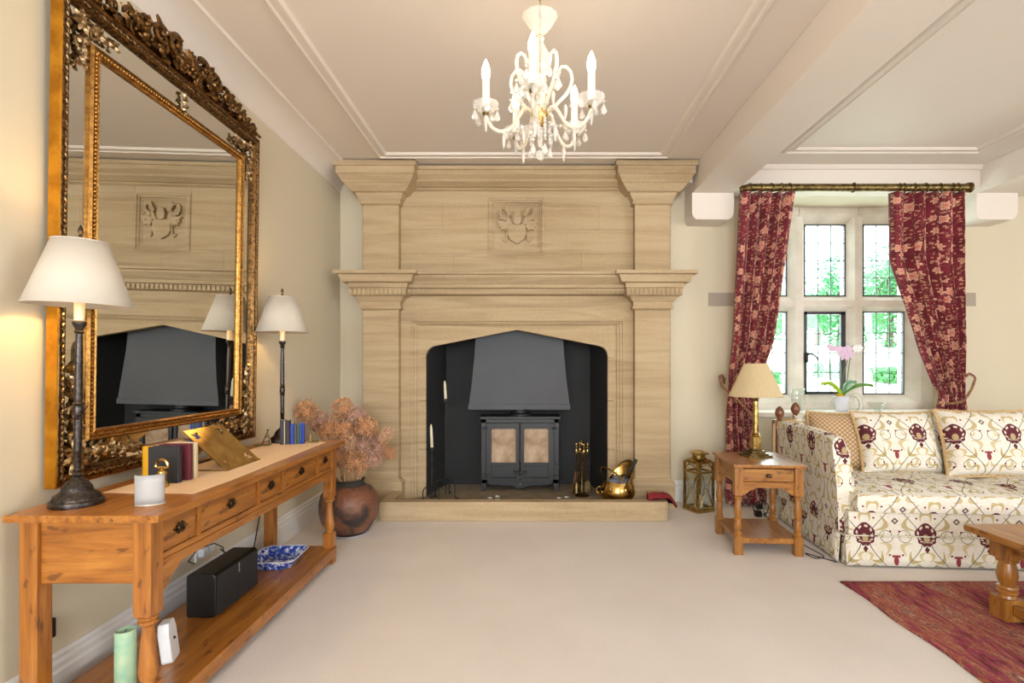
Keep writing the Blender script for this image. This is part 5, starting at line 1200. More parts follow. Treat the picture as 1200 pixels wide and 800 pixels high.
def curtain(label, xs_top, key, nf, seed, hem):
    """key: list of (z, x0, x1, y) outline"""
    t = thing('curtain', label, 'curtain', ((key[-1][1] + key[-1][2]) / 2, key[-1][3], 0))
    def at(z):
        for (za, a0, a1, ya), (zb, b0, b1, yb__) in zip(key, key[1:]):
            if za >= z >= zb:
                q = (za - z) / (za - zb); q = q * q * (3 - 2 * q) if za < 1.4 else q; return a0 + (b0 - a0) * q, a1 + (b1 - a1) * q, ya + (yb__ - ya) * q
        return key[-1][1:]
    z0, z1 = key[0][0], key[-1][0]; Wf = 1.0
    def fn(u, v):
        z = z0 + (z1 - z0) * v; a0, a1, y = at(z); w = a1 - a0
        ph = u * nf * 2 * PI + .5 * noise.noise(Vector((u * 3, v * 2.0, seed))) * 2
        sharp = math.sin(ph); amp = .045 + .012 * noise.noise(Vector((u * 5, v * 3, seed + 4)))
        tie = math.exp(-((z - 1.0) / .12) ** 2); amp *= (1 - .35 * tie); ex = 0
        x = a0 + w * u + .16 * (w / nf) * math.sin(ph * 1.0) * (1 if .04 < u < .96 else 0)
        z2 = z
        if z < .10: x += .03 * math.sin(u * 17 + seed) * (1 - z / .10)
        return (x, y - amp * (2 * abs(math.sin(ph / 2)) ** .7 - 1) - .01 * math.sin(ph * 1.5 + v * 4) - .02 * tie, z2)
    bm = grid(B(), fn, nf * 28, 60, lambda a, b: (a * Wf, (1 - b) * (z0 - z1)))
    c = obj('drape', bm, 'curtain_fabric', t, center=False); mod(c, 'SOLIDIFY', thickness=.004)
    return t
KL = [(2.775, 1.832, 2.30, 4.675), (2.70, 1.83, 2.29, 4.68), (1.48, 1.795, 2.15, 4.75), (1.15, 1.785, 2.06, 4.82), (1.0, 1.78, 2.015, 4.86), (.85, 1.775, 2.03, 4.86), (.40, 1.775, 2.10, 4.86), (.012, 1.76, 2.15, 4.85)]
KR = [(2.775, 3.14, 3.78, 4.675), (2.70, 3.14, 3.78, 4.68), (2.2, 3.155, 3.80, 4.70), (1.48, 3.43, 3.85, 4.76), (1.15, 3.60, 3.89, 4.83), (1.0, 3.68, 3.90, 4.86), (.85, 3.67, 3.93, 4.86), (.40, 3.62, 3.98, 4.86), (.012, 3.58, 4.02, 4.85)]
curtain('crimson floral curtain tied back at the left side of the window', None, KL, 5, 1.0, 0)
curtain('crimson floral curtain tied back at the right side of the window behind the sofa', None, KR, 6, 9.0, 0)
ringp = None
for side, xs in (('left', (1.90, 2.0, 2.08, 2.17, 2.24)), ('right', (3.20, 3.235, 3.33, 3.42, 3.55, 3.66, 3.70))):
    for x in xs:
        if ringp is None:
            bm = tube(B(), [(0, .043 * math.cos(a), .043 * math.sin(a)) for a in [2 * PI * q / 20 for q in range(20)]], .0045, 6, closed=True); ball(bm, (0, 0, -.050), .006, 6, 4)
            ringp = obj('curtain_ring', bm, 'antique_brass', smooth=True, center=False); r = ringp; r.location = (x, YPo, ZPo - .008)
        else: r = dup(ringp, (x, YPo, ZPo - .008))
        tag(r, '%s brass ring from the left on the pole above the %s curtain' % (('first', 'second', 'third', 'fourth', 'fifth', 'sixth', 'seventh')[xs.index(x)], side), 'curtain ring', 'brass rings of the %s curtain' % side); r.rotation_euler = (0, 0, random.uniform(-.25, .25))
def rope_pts(P, n=10):
    out = []
    for (a, b) in zip(P, P[1:]):
        for q in range(n): out.append(Vector(a).lerp(Vector(b), q / n))
    out.append(Vector(P[-1])); 
    for _ in range(6): out = [out[0]] + [(out[i - 1] + out[i] * 2 + out[i + 1]) / 4 for i in range(1, len(out) - 1)] + [out[-1]]
    return out
for nm, P, cs_, lab in (('tieback', [(1.80, 5.0, 1.10), (1.775, 4.97, 1.18), (1.735, 4.93, 1.17), (1.74, 4.90, 1.08), (1.79, 4.82, 1.02), (1.84, 4.775, .96), (1.93, 4.765, .86), (2.0, 4.78, .79), (2.05, 4.86, .78)], 0, 'maroon and gold rope tieback on the left curtain'),
        ('tieback', [(4.02, 5.0, 1.14), (4.05, 4.97, 1.20), (4.08, 4.93, 1.16), (4.03, 4.91, 1.06), (3.95, 4.86, 1.0), (3.86, 4.80, .95), (3.76, 4.79, .93), (3.68, 4.84, .92)], 1, 'maroon and gold rope tieback on the right curtain')):
    pts = rope_pts(P); bm = tube(B(), pts, .010, 8)
    for s in (0, PI):
        tube(bm, [p + Vector((.006 * math.cos(i * 1.1 + s), 0.004 * math.sin(i * 1.1 + s), .006 * math.sin(i * 1.1 + s))) for i, p in enumerate(pts)], .007, 6)
    tag(obj(nm, bm, 'rope_red'), lab, 'tieback')
    sx = -1 if cs_ == 0 else 1; bm = tube(B(), [(P[0][0], 5.05, P[0][2] + .02), (P[0][0], 4.98, P[0][2] + .02), (P[0][0], 4.975, P[0][2] + .06)], .005, 6); tag(obj('wall_hook', bm, 'brass'), 'brass hook holding the %s tieback' % ('left' if cs_ == 0 else 'right'), 'hook')

# ================================================================== SIDE TABLE
sd = thing('side_table', 'small oak side table with one drawer and turned legs beside the sofa', 'table', (1.608, 3.835, 0), rz=-.075, local=True)
hw, hd = .235, .275
obj('table_top', box(B(), -hw, hw, -hd, hd, .588, .61), 'oak_y', sd, smooth=False, bevel=.005)
lx, ly = .195, .225; lw = .0275
for sx in (-1, 1):
    for sy in (-1, 1):
        cx, cy_ = sx * lx, sy * ly
        bm = box(B(), cx - lw, cx + lw, cy_ - lw, cy_ + lw, .40, .588); box(bm, cx - lw, cx + lw, cy_ - lw, cy_ + lw, 0, .125)
        lathe(bm, [(.024, .40), (.020, .392), (.026, .384), (.026, .376), (.018, .370), (.020, .34), (.027, .30), (.024, .265), (.018, .25), (.025, .242), (.025, .236), (.018, .23), (.023, .20), (.023, .175), (.016, .16), (.025, .15), (.024, .135), (.022, .125)][::-1], (cx, cy_, 0), 24)
        obj('leg', bm, 'oak_z', sd, angle=30)
for sx in (-1, 1): obj('side_rail', box(B(), sx * lx - .010, sx * lx + .010, -ly + lw, ly - lw, .47, .588), 'oak_y', sd, smooth=False)
obj('back_rail', box(B(), -lx + lw, lx - lw, ly - .01, ly + .01, .47, .588), 'oak_x', sd, smooth=False)
dr = obj('drawer', box(B(), -lx + lw + .002, lx - lw - .002, -ly - .018, -ly + .25, .493, .577), 'oak_x', sd, smooth=False, bevel=.002)
bm = B(); ball(bm, (0, -ly - .028, .532), .013, 10, 6, (1.5, .8, .9)); 
for k in range(6): ball(bm, (.018 * math.cos(k * PI / 3), -ly - .021, .532 + .010 * math.sin(k * PI / 3)), .006, 6, 4)
obj('pull', bm, 'handle_metal', dr)
obj('drawer_rail', box(B(), -lx + lw, lx - lw, -ly - .022, -ly + .01, .478, .490), 'oak_x', sd, smooth=False, bevel=.002)
w = lx - lw
obj('apron', prism(B(), [(-w, .478), (-w, .40), (-w + .02, .405), (-w + .045, .43), (-w + .07, .435), (-w + .085, .45), (w - .085, .45), (w - .07, .435), (w - .045, .43), (w - .02, .405), (w, .40), (w, .478)], 1, -ly - .014, -ly + .004), 'oak_x', sd, smooth=False)
obj('shelf', box(B(), -lx - .012, lx + .012, -ly - .012, ly + .012, .075, .112), 'oak_y', sd, smooth=False, bevel=.003)
# brass column lamp with pleated shade
t = thing('table_lamp', 'brass column lamp with cream pleated shade on the oak side table', 'lamp', (1.635, 3.91, .61), rz=.12, local=True)
bm = B(); box(bm, -.088, .088, -.075, .075, 0, .014); box(bm, -.070, .070, -.06, .06, .014, .026); box(bm, -.052, .052, -.046, .046, .026, .046); box(bm, -.034, .034, -.032, .032, .046, .056); obj('stepped_base', bm, 'antique_brass', t, smooth=False, bevel=.002)
bm = B(); box(bm, -.030, .030, -.028, .028, .056, .145); obj('plinth', bm, 'brass', t, smooth=False, bevel=.002)
obj('column', lathe(B(), [(.030, .145), (.032, .150), (.024, .156), (.030, .163), (.021, .170), (.021, .20), (.018, .40), (.023, .405), (.018, .412), (.028, .425), (.030, .435), (.010, .44), (.010, .50)], seg=24), 'brass', t)
obj('bulb', lathe(B(), [(.012, .49), (.02, .52), (.026, .56), (.014, .59), (0, .60)], seg=12), 'candle_wax', t)
n = 72; bm = B(); rings = [[], []]
for i in range(n * 2):
    a = 2 * PI * i / (n * 2); d = .0022 if i % 2 else -.0022
    rings[0].append(bm.verts.new(((.185 + d) * math.cos(a), (.185 + d) * math.sin(a), .435))); rings[1].append(bm.verts.new(((.080 + d * .6) * math.cos(a), (.080 + d * .6) * math.sin(a), .672)))
for i in range(n * 2): bm.faces.new((rings[0][i], rings[0][(i + 1) % (2 * n)], rings[1][(i + 1) % (2 * n)], rings[1][i]))
s_ = obj('lamp_shade', bm, 'pleated_shade', t, smooth=False); mod(s_, 'SOLIDIFY', thickness=.0012)
bm = tube(B(), [(.185 * math.cos(a), .185 * math.sin(a), .437) for a in [2 * PI * k / 40 for k in range(40)]], .0035, 6, closed=True); tube(bm, [(.080 * math.cos(a), .080 * math.sin(a), .671) for a in [2 * PI * k / 40 for k in range(40)]], .003, 6, closed=True); obj('shade_binding', bm, 'pleated_shade', s_)
# lantern
ln = thing('floor_lantern', 'antique brass glass-sided lantern standing on the carpet right of the hearth', 'lantern', (1.475, 4.72, 0), rz=.42, local=True)
obj('base', box(B(), -.098, .098, -.098, .098, 0, .028), 'brass', ln, smooth=False, bevel=.005)
for sx in (-1, 1):
    for sy in (-1, 1): obj('corner_post', box(B(), sx * .084 - .009, sx * .084 + .009, sy * .084 - .009, sy * .084 + .009, .028, .43), 'brass', ln, smooth=False)
for z0, z1 in ((.028, .04), (.335, .352), (.418, .432)):
    bm = B()
    for s in (-1, 1): box(bm, -.084, .084, s * .084 - .006, s * .084 + .006, z0, z1); box(bm, s * .084 - .006, s * .084 + .006, -.084, .084, z0, z1)
    obj('frame_rail', bm, 'brass', ln, smooth=False)
for k in range(4):
    M = Matrix.Rotation(k * PI / 2, 4, 'Z')
    g = obj('glass_side', box(B(), -.075, .075, -.0845, -.0825, .04, .335, M), 'clear_glass', ln, smooth=False)
    bm = tube(B(), [M @ Vector(p) for p in ((-.074, -.087, .05), (-.02, -.087, .19), (-.074, -.087, .33))], .0025, 5); tube(bm, [M @ Vector(p) for p in ((.074, -.087, .05), (.02, -.087, .19), (.074, -.087, .33))], .0025, 5)
    tube(bm, [M @ Vector(p) for p in ((-.074, -.087, .33), (0, -.087, .20), (.074, -.087, .33))], .0025, 5); tube(bm, [M @ Vector(p) for p in ((-.074, -.087, .05), (0, -.087, .18), (.074, -.087, .05))], .0025, 5); obj('lattice_wire', bm, 'brass', g)
    pts = [(-.075, .352), (-.075, .42), (.075, .42), (.075, .352)] 
    bm = tube(B(), [M @ Vector((.07 * math.cos(a), -.085, .352 + .055 * math.sin(a))) for a in [PI * q / 12 for q in range(13)]], .004, 6); obj('arch_wire', bm, 'brass', ln)
obj('lid', lathe(B(), [(.115, .43), (.118, .436), (.09, .45), (.07, .455), (.07, .462)], seg=4, sq=True), 'brass', ln, smooth=False)
obj('chimney', lathe(B(), [(.055, .455), (.055, .495), (.075, .50), (.078, .508), (.045, .522), (.02, .53), (0, .532)], seg=28), 'brass', ln)
bm = tube(B(), [(.075 * math.cos(a), -.02 - .045 * math.sin(a), .490 + .012 * math.sin(a)) for a in [PI * q / 14 for q in range(15)]], .009, 8); obj('handle', bm, 'brass', ln)
tag(obj('pillar_candle', lathe(B(), [(.034, 0), (.036, .004), (.036, .10), (.03, .104), (0, .10)], (1.475, 4.72, .029), 24), 'candle_wax'), 'stout cream pillar candle inside the brass lantern', 'candle')

# ================================================================== RUG AND COFFEE TABLE
def rugf(u, v):
    x = 1.815 + u * 2.6; y = 1.2 + v * 1.94
    if u == 0: x += .008 * math.sin(v * 23)
    return (x, y, .011 + .0015 * noise.noise(Vector((x * 5, y * 5, 0))))
bm = grid(B(), rugf, 60, 44); r = obj('rug', bm, 'rug_wool'); mod(r, 'SOLIDIFY', thickness=.010, offset=-1); tag(r, 'crimson and orange striped woven rug under the coffee table', 'rug')
bm = B(); rn = random.Random(8)
for k in range(150):
    x = 1.82 + 2.6 * k / 150; tube(bm, [(x, 3.138, .006), (x + rn.uniform(-.004, .004), 3.138 + rn.uniform(.008, .02), .003)], .002, 4)
o = obj('rug_fringe', bm, 'rug_wool', r, local=False); o['kind'] = 'stuff'
cf = thing('coffee_table', 'low oak coffee table with stout turned legs standing on the rug', 'table', (2.85, 2.10, .012), rz=.0, local=True)
tx0, tx1, ty0, ty1 = -.605, .605, -.62, .69; TZ = .438
obj('table_top', box(B(), tx0, tx1, ty0, ty1, TZ - .035, TZ), 'oak_y', cf, smooth=False, bevel=.006)
for sx in (-1, 1):
    for sy in (-1, 1):
        cx = sx * .475; cy_ = .035 + sy * .545; q = .048
        bm = box(B(), cx - q, cx + q, cy_ - q, cy_ + q, .30, TZ - .035); box(bm, cx - q, cx + q, cy_ - q, cy_ + q, 0, .105)
        lathe(bm, [(.040, .30), (.046, .292), (.046, .285), (.034, .278), (.040, .25), (.045, .215), (.038, .185), (.030, .172), (.044, .165), (.046, .155), (.034, .147), (.044, .138), (.044, .128), (.036, .12), (.040, .105)][::-1], (cx, cy_, 0), 28)
        obj('leg', bm, 'oak_z', cf, angle=30)
for sx in (-1, 1):
    obj('frieze_rail', box(B(), sx * .475 - .012, sx * .475 + .012, -.46, .53, .325, TZ - .035), 'oak_y', cf, smooth=False); obj('stretcher', box(B(), sx * .475 - .018, sx * .475 + .018, -.46, .53, .035, .085), 'oak_y', cf, smooth=False, bevel=.003)
for sy in (-1, 1):
    obj('frieze_rail', box(B(), -.43, .43, .035 + sy * .545 - .012, .035 + sy * .545 + .012, .325, TZ - .035), 'oak_x', cf, smooth=False); obj('stretcher', box(B(), -.43, .43, .035 + sy * .545 - .018, .035 + sy * .545 + .018, .035, .085), 'oak_x', cf, smooth=False, bevel=.003)

# ================================================================== SOFA
sf = thing('sofa', 'cream knole sofa covered in scrolling palmette fabric below the window', 'sofa', (1.985, 3.40, 0), rz=-.07, local=True)
SW, SD = 2.35, 1.08; F = 'sofa_fabric'
def sub(bm, n=1): bmesh.ops.subdivide_edges(bm, edges=bm.edges, cuts=n, use_grid_fill=True); return bm
obj('seat_base', box(B(), .03, SW, .012, SD - .05, .195, .345), F, sf, smooth=False, bevel=.006, uvbox=(.06, .08))
# skirt panels with kick pleats
def skirt_panel(x0, y0, x1, y1, off):
    L = math.hypot(x1 - x0, y1 - y0); d = Vector((x1 - x0, y1 - y0)) / L; n_ = Vector((d.y, -d.x))
    def fn(u, v):
        fl = .012 * (1 - v); w = .003 * math.sin(u * L * 14 + off * 9) * (1 - v); p = Vector((x0, y0)) + d * (u * L) + n_ * (fl + w)
        return (p.x, p.y, .012 + v * .188)
    bm = grid(B(), fn, max(4, int(L * 12)), 4, lambda a, b: (a * L + off, .012 + b * .188 + .08)); o = obj('skirt', bm, F, sf, center=False); mod(o, 'SOLIDIFY', thickness=.005); return o
skirt_panel(.005, .0, 1.16, .0, .065); skirt_panel(1.165, .0, SW, .0, .20); skirt_panel(-.005, SD - .06, -.005, .05, .11)
bm = box(B(), .01, .06, .015, .06, .012, .195); obj('corner_pleat', bm, F, sf, smooth=False, uvbox=(.1, .1))
bm = tube(B(), [(.0, -.004, .198), (SW, -.004, .198)], .004, 6); tube(bm, [(-.006, 0, .198), (-.006, SD - .05, .198)], .004, 6); obj('piping', bm, F, sf, uvbox=(0, 0))
# left arm: tall, thin, leaning slightly outwards
def arm_mesh(flip=1, x0=0.0):
    bm = B(); n = 14; rings = []
    for i in range(n + 1):
        q = i / n; y = .065 + (SD - .10) * q; zt = .815 + .012 * math.sin(q * PI) - .02 * (1 - q) ** 4
        sec = []
        for (x, z) in ((0.0, .20), (-.004, .5), (-.022, zt - .06), (-.016, zt - .018), (.006, zt), (.040, zt - .004), (.066, zt - .03), (.085, zt - .12), (.105, .45), (.11, .20)):
            yy = y - (.03 * (z - .2) if i == 0 else 0) * 0 + (.055 * ((z - .2) / .6) if i == 0 else 0)
            sec.append(bm.verts.new((x0 + flip * x, yy, z)))
        rings.append(sec)
    for a, b in zip(rings, rings[1:]):
        for k in range(9): bm.faces.new((a[k], b[k], b[k + 1], a[k + 1]))
    bm.faces.new(rings[0]); bm.faces.new(rings[-1]); bmesh.ops.recalc_face_normals(bm, faces=bm.faces); return bm
obj('arm', arm_mesh(), F, sf, uvbox=(.13, .05)); obj('arm', arm_mesh(-1, SW + .0), F, sf, uvbox=(.0, .05))
obj('arm_piping', tube(B(), [(-.004, .062, .21), (-.006, .085, .5), (-.022, .115, .76), (.006, .125, .797), (.045, .125, .795), (.085, .11, .70), (.105, .085, .45), (.11, .065, .30)], .0045, 6), F, sf, uvbox=(0, 0))
# back
bm = B(); n = 20; rings = []
for i in range(n + 1):
    x = .10 + (SW - .2) * i / n; rings.append([bm.verts.new((x, y, z)) for y, z in ((SD - .17, .30), (SD - .13, .72), (SD - .11, .83), (SD - .07, .865), (SD - .03, .86), (SD, .82), (SD + .0, .20))])
for a, b in zip(rings, rings[1:]):
    for k in range(6): bm.faces.new((a[k], b[k], b[k + 1], a[k + 1]))
bm.faces.new(rings[0]); bm.faces.new(rings[-1]); bmesh.ops.recalc_face_normals(bm, faces=bm.faces); obj('back', bm, F, sf, uvbox=(.05, .1))
# seat cushions
def cushion_box(x0, x1, y0, y1, z0, z1, crown):
    nu, nv = 22, 18; bm = B()
    def f(u, v, s):
        x = x0 + (x1 - x0) * u; y = y0 + (y1 - y0) * v; e = (1 - abs(2 * u - 1) ** 4) * (1 - abs(2 * v - 1) ** 4); wob = .006 * noise.noise(Vector((x * 5, y * 5, s * 3)))
        r = 1 - (1 - min(1, min(u, 1 - u) * 14)) ** 2 * .018 / ((x1 - x0)) ; 
        return (x, y, (z1 + crown * e + wob * e) if s else z0)
    top_ = [[bm.verts.new(f(i / nu, j / nv, 1)) for j in range(nv + 1)] for i in range(nu + 1)]; bot = [[bm.verts.new(f(i / nu, j / nv, 0)) for j in range(nv + 1)] for i in range(nu + 1)]
    for i in range(nu):
        for j in range(nv): bm.faces.new((top_[i][j], top_[i + 1][j], top_[i + 1][j + 1], top_[i][j + 1])); bm.faces.new((bot[i][j], bot[i][j + 1], bot[i + 1][j + 1], bot[i + 1][j]))
    ed_t = [top_[i][0] for i in range(nu + 1)] + [top_[nu][j] for j in range(1, nv + 1)] + [top_[i][nv] for i in range(nu - 1, -1, -1)] + [top_[0][j] for j in range(nv - 1, 0, -1)]
    ed_b = [bot[i][0] for i in range(nu + 1)] + [bot[nu][j] for j in range(1, nv + 1)] + [bot[i][nv] for i in range(nu - 1, -1, -1)] + [bot[0][j] for j in range(nv - 1, 0, -1)]
    m_ = len(ed_t); cx, cy_ = (x0 + x1) / 2, (y0 + y1) / 2; mids = []
    for v in ed_t: 
        d = Vector((v.co.x - cx, v.co.y - cy_)).normalized() * .014; mids.append(bm.verts.new((v.co.x + d.x, v.co.y + d.y, (z0 + v.co.z) / 2)))
    for k in range(m_):
        j = (k + 1) % m_; bm.faces.new((ed_t[k], mids[k], mids[j], ed_t[j])); bm.faces.new((mids[k], ed_b[k], ed_b[j], mids[j]))
    bmesh.ops.recalc_face_normals(bm, faces=bm.faces); pp = [v.co.copy() for v in ed_t]; return bm, pp
for k, (x0, x1, lab) in enumerate(((.075, 1.15, 'near-left loose seat cushion of the cream sofa'), (1.155, 2.24, 'right-hand seat cushion of the cream sofa'))):
    bm, pp = cushion_box(x0, x1, -.015, SD - .2, .347, .455, .035)
    bm.verts.ensure_lookup_table()
    t = thing('seat_cushion', lab, 'cushion', (1.985, 3.40, 0), rz=-.07, local=True)
    obj('cushion_body', bm, F, t, angle=60, uvbox=(.03 + k * .1, -.0), center=False)
    obj('piping', tube(B(), pp, .004, 5, closed=True), F, t, uvbox=(0, 0), center=False)
# scatter cushions
def pillow(label, name, lx_, ly_, lz, w, h, t_, rx, rz, mat_, uvo, cord=True, roll=0):
    t = thing(name, label, 'cushion', (0, 0, 0), local=True)
    base = Matrix.Translation((1.985, 3.40, 0)) @ Matrix.Rotation(-.07, 4, 'Z') @ Matrix.Translation((lx_, ly_, lz)) @ Matrix.Rotation(rz, 4, 'Z') @ Matrix.Rotation(rx, 4, 'X') @ Matrix.Rotation(roll, 4, 'Y')
    t.location = base.to_translation(); t.rotation_euler = base.to_euler(); WM[t.name] = base
    nu = 26; bm = B(); uvl = bm.loops.layers.uv.verify(); sd_ = hash(label) % 97
    def f(i, j, s):
        u = 2 * i / nu - 1; v = 2 * j / nu - 1
        cu_ = 1 - .07 * (1 - abs(v) ** 2.0) * abs(u) ** 3 ; cv2 = 1 - .07 * (1 - abs(u) ** 2.0) * abs(v) ** 3
        x = w / 2 * u * cu_; z = h / 2 * v * cv2 + h / 2
        th_ = t_ / 2 * max(0, (1 - u ** 4)) ** .55 * max(0, (1 - v ** 4)) ** .55; wr = .012 * noise.noise(Vector((x * 7 + len(label), z * 7, s * 5.0))) * (th_ / (t_ / 2))
        return Vector((x, -s * (th_ + wr), z))
    vt = {}
    for s in (1, -1):
        for i in range(nu + 1):
            for j in range(nu + 1):
                edge = i in (0, nu) or j in (0, nu)
                if s == -1 and edge: vt[(i, j, -1)] = vt[(i, j, 1)]; continue
                vt[(i, j, s)] = bm.verts.new(f(i, j, s))
        for i in range(nu):
            for j in range(nu):
                q = [(i, j), (i + 1, j), (i + 1, j + 1), (i, j + 1)]
                if s < 0: q = q[::-1]
                fc = bm.faces.new([vt[(a, b, s)] for a, b in q])
                for l, (a, b) in zip(fc.loops, q): l[uvl].uv = (w * a / nu + uvo[0], h * b / nu + uvo[1])
    bd = [f(i, 0, 1) for i in range(nu + 1)] + [f(nu, j, 1) for j in range(1, nu + 1)] + [f(i, nu, 1) for i in range(nu - 1, -1, -1)] + [f(0, j, 1) for j in range(nu - 1, 0, -1)]
    obj('cushion_body', bm, mat_, t, center=False, angle=60)
    if cord:
        L = []
        for a, b in zip(bd, bd[1:] + bd[:1]):
            for q in range(5): L.append(a.lerp(b, q / 5))
        bm = tube(B(), L, .008, 6, closed=True)
        for s in (0, PI): tube(bm, [p + Vector((0, .007 * math.cos(i * .8 + s), 0)) + (Vector((p.x, 0, p.z - h / 2)).normalized()) * (.007 * math.sin(i * .8 + s) + .004) for i, p in enumerate(L)], .007, 5, closed=True)
        obj('cord_trim', bm, 'rope_tan', t, center=False)
    return t
pillow('lattice patterned cushion with tan cord in the left corner of the sofa', 'scatter_cushion', .36, .72, .475, .52, .44, .16, -.30, -.42, 'lattice_fabric', (0, 0))
pillow('palmette cushion with tan cord, leftmost of the three large back cushions', 'back_cushion', .72, .60, .472, .60, .47, .20, -.34, .06, F, (.155, .0))
pillow('palmette cushion with tan cord in the middle of the sofa back', 'back_cushion', 1.27, .50, .474, .62, .49, .22, -.32, -.02, F, (.135, -.01))
pillow('palmette back cushion with tan cord at the right edge of the picture', 'back_cushion', 1.84, .60, .472, .60, .48, .20, -.34, -.04, F, (.45, .0))
for k, (x, y, z, lab) in enumerate(((.0, SD - .03, .80, 0), (.115, SD - .06, .835, 0))):
    obj('finial', lathe(B(), [(.014, 0), (.022, .006), (.016, .016), (.020, .024), (.034, .050), (.036, .072), (.028, .098), (.012, .118), (0, .125)], (x, y, z + .012), 20), 'dark_wood', sf)
obj('corner_post', lathe(B(), [(.022, .20), (.022, .80), (.015, .82)], (-.035, SD - .02, 0), 16), 'dark_wood', sf)
bm = B()
for k in range(5):
    zz_ = .80 + k * .012 - .03; tube(bm, [(.0 + .058 + .085 * math.cos(a), SD - .045 + .045 * math.sin(a) + .0, zz_ + .02 * math.cos(a)) for a in [2 * PI * q / 24 for q in range(24)]], .0065, 6, closed=True)
tube(bm, [(-.045, SD - .03, .79), (-.05, SD - .04, .62), (-.045, SD - .035, .50)], .010, 6); ball(bm, (-.045, SD - .035, .50), .016, 8, 6); obj('tie_rope', bm, 'rope_tan', sf)

# ================================================================== WINDOW SILL THINGS
ZW = .8335
t = thing('orchid', 'pink moth orchid with broad leaves in a pale pot on the window sill', 'plant', (2.98, 5.16, ZW), local=True)
obj('pot', shell(B(), [(.045, 0), (.050, .003), (.066, .118), (.068, .132), (.072, .134), (.072, .142)], seg=32, t=.004), 'white_ceramic', t); obj('compost', lathe(B(), [(.062, .12), (.05, .13), (0, .134)], seg=20), 'clay_dark', t)
bm = B(); ball(bm, (-.03, -.02, .145), .028, 10, 6, (1.2, 1, .8)); ball(bm, (.0, -.01, .142), .022, 8, 5); obj('moss', bm, 'moss', t)
def leafm(a, L, w, rise, droop, mat_):
    ca, sa = math.cos(a), math.sin(a)
    def f(u, v):
        s = (v - .5) * w * math.sin(PI * min(1, .06 + u * .94)) ** .6; r = L * u; z = .14 + rise * math.sin(u * PI * .62) * L - droop * u * u * L + abs(v - .5) * .05
        return (ca * r - sa * s, sa * r + ca * s, z)
    bm = grid(B(), f, 12, 4); o = obj('leaf', bm, mat_, t, center=False); mod(o, 'SOLIDIFY', thickness=.003)
leafm(PI + .25, .23, .075, .55, .05, 'leaf_fresh'); leafm(-.10, .29, .085, .38, .05, 'leaf_green'); leafm(.35, .2, .07, .7, .1, 'leaf_pale'); leafm(2.5, .15, .06, .8, .1, 'leaf_green')
S1 = [(0, 0, .14), (-.01, 0, .3), (-.015, 0, .45), (.0, -.01, .545), (-.05, -.01, .585), (-.12, -.01, .60), (-.15, -.01, .56)]; S2 = [(.03, 0, .14), (.06, 0, .3), (.075, 0, .46), (.10, 0, .56), (.16, 0, .60), (.22, 0, .605)]
for S in (S1, S2, [(-.03, .02, .14), (-.10, .02, .3), (-.10, .02, .5)], [(.02, .03, .14), (.04, .03, .40), (.13, .03, .63)]): obj('flower_stem', tube(B(), rope_pts([Vector(p) for p in S], 4), .0035, 6), 'stem_green', t, center=False)
def bloom(x, z, r, mt_, y=-.02):
    bm = B()
    for k in range(5):
        a = PI / 2 + k * 2 * PI / 5; w = .42 if k in (0, 2, 3) else .6
        M = Matrix.Translation((x + r * .5 * math.cos(a), y, z + r * .5 * math.sin(a))) @ Matrix.Rotation(-a, 4, 'Y') @ Matrix.Diagonal((r * .55, r * .09, r * w * .8, 1)); bmesh.ops.create_uvsphere(bm, u_segments=10, v_segments=6, radius=1, matrix=M)
    ball(bm, (x, y - r * .12, z - r * .1), r * .18, 6, 4); obj('blossom', bm, mt_, t, center=False)
for x, z, r in ((-.015, .57, .050), (.045, .585, .048), (.02, .53, .05), (.07, .54, .042), (-.06, .60, .036), (-.10, .595, .034), (-.13, .62, .026)): bloom(x, z, r, 'petal_pink')
for x, z, r in ((.135, .595, .04), (.165, .60, .036), (.23, .61, .022)): bloom(x, z, r, 'petal_white')
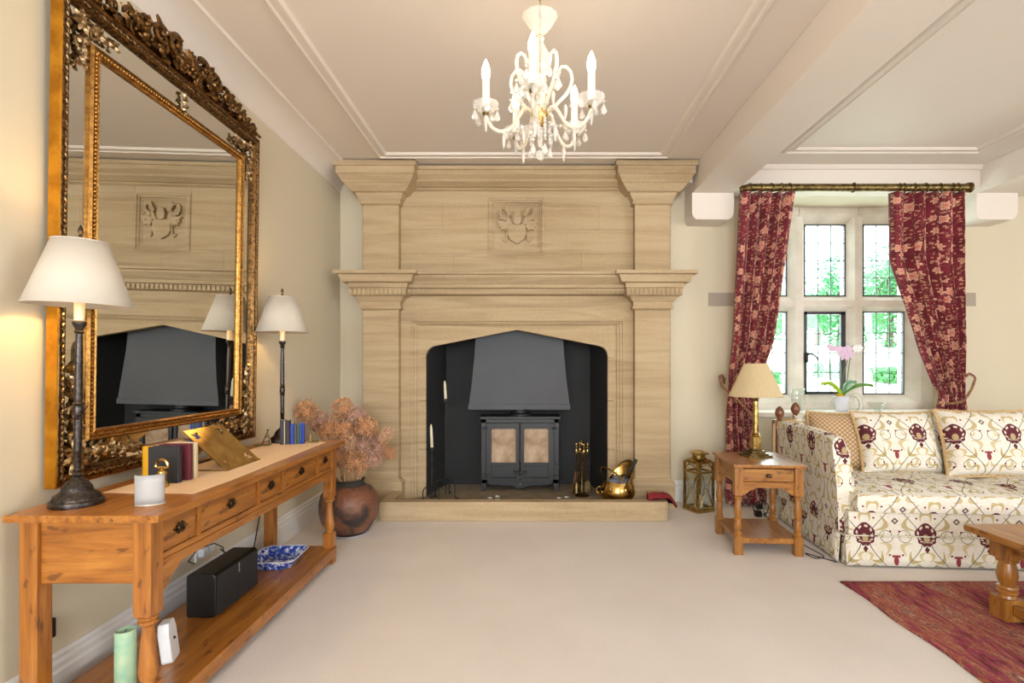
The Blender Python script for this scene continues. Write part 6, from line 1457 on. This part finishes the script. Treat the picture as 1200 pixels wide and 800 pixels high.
for k, P in enumerate(([(.04, -.03, .13), (.10, -.06, .16), (.14, -.06, .08), (.12, -.07, .01)], [(.05, 0, .13), (.13, -.05, .14), (.16, -.05, .05), (.10, -.06, .006)], [(-.04, -.03, .13), (-.10, -.05, .13), (-.13, -.05, .08)], [(.04, -.02, .13), (.12, -.04, .19), (.17, -.05, .12), (.18, -.05, .02)])): obj('aerial_root', tube(B(), rope_pts([Vector(p) for p in P], 5), .003, 5), 'root_grey', t, center=False)
tag(obj('glass_vase', shell(B(), [(.036, 0), (.040, .004), (.030, .03), (.036, .05), (.058, .09), (.062, .14), (.056, .20), (.062, .215)], (2.555, 5.14, ZW), 36, .003), 'clear_glass'), 'clear glass hurricane vase on the sill left of the orchid', 'vase')
tag(obj('glass_bowl', shell(B(), [(.03, 0), (.034, .004), (.026, .015), (.060, .04), (.085, .075), (.088, .085)], (3.30, 5.12, ZW), 36, .003), 'clear_glass'), 'shallow clear glass bowl on the sill right of the orchid', 'bowl')
# cables and plugs behind the side table
tag(obj('lamp_flex', tube(B(), rope_pts([(1.64, 3.98, .62), (1.70, 4.13, .60), (1.76, 4.15, .30), (1.77, 4.06, .12), (1.92, 3.80, .006), (1.95, 3.55, .006), (1.86, 3.52, .006), (1.84, 3.64, .006), (1.97, 3.46, .005)], 10), .003, 6), 'black_plastic'), 'thin black flex trailing down behind the side table onto the carpet', 'cable')
t = thing('plug_cluster', 'tangle of black and grey plugs on the carpet behind the side table', 'plug', (1.93, 4.52, .001), local=True)
for k, (x, y, z, s) in enumerate(((-.02, 0, .0, .05), (.05, -.02, .0, .04), (.0, .03, .055, .045), (.06, .02, .05, .035))): obj('plug', box(B(), x - s / 2, x + s / 2, y - s / 2, y + s / 2, z, z + s), 'black_plastic' if k % 2 == 0 else 'root_grey', t, smooth=False, bevel=.006)
obj('looped_cord', tube(B(), rope_pts([(-.05, -.02, .01), (-.08, -.03, .10), (0, -.03, .15), (.06, -.04, .10), (.02, -.05, .02), (-.05, -.05, .06)], 8), .004, 6), 'black_plastic', t)
for o in bpy.data.objects:
    if 'local' in o.keys(): del o['local']
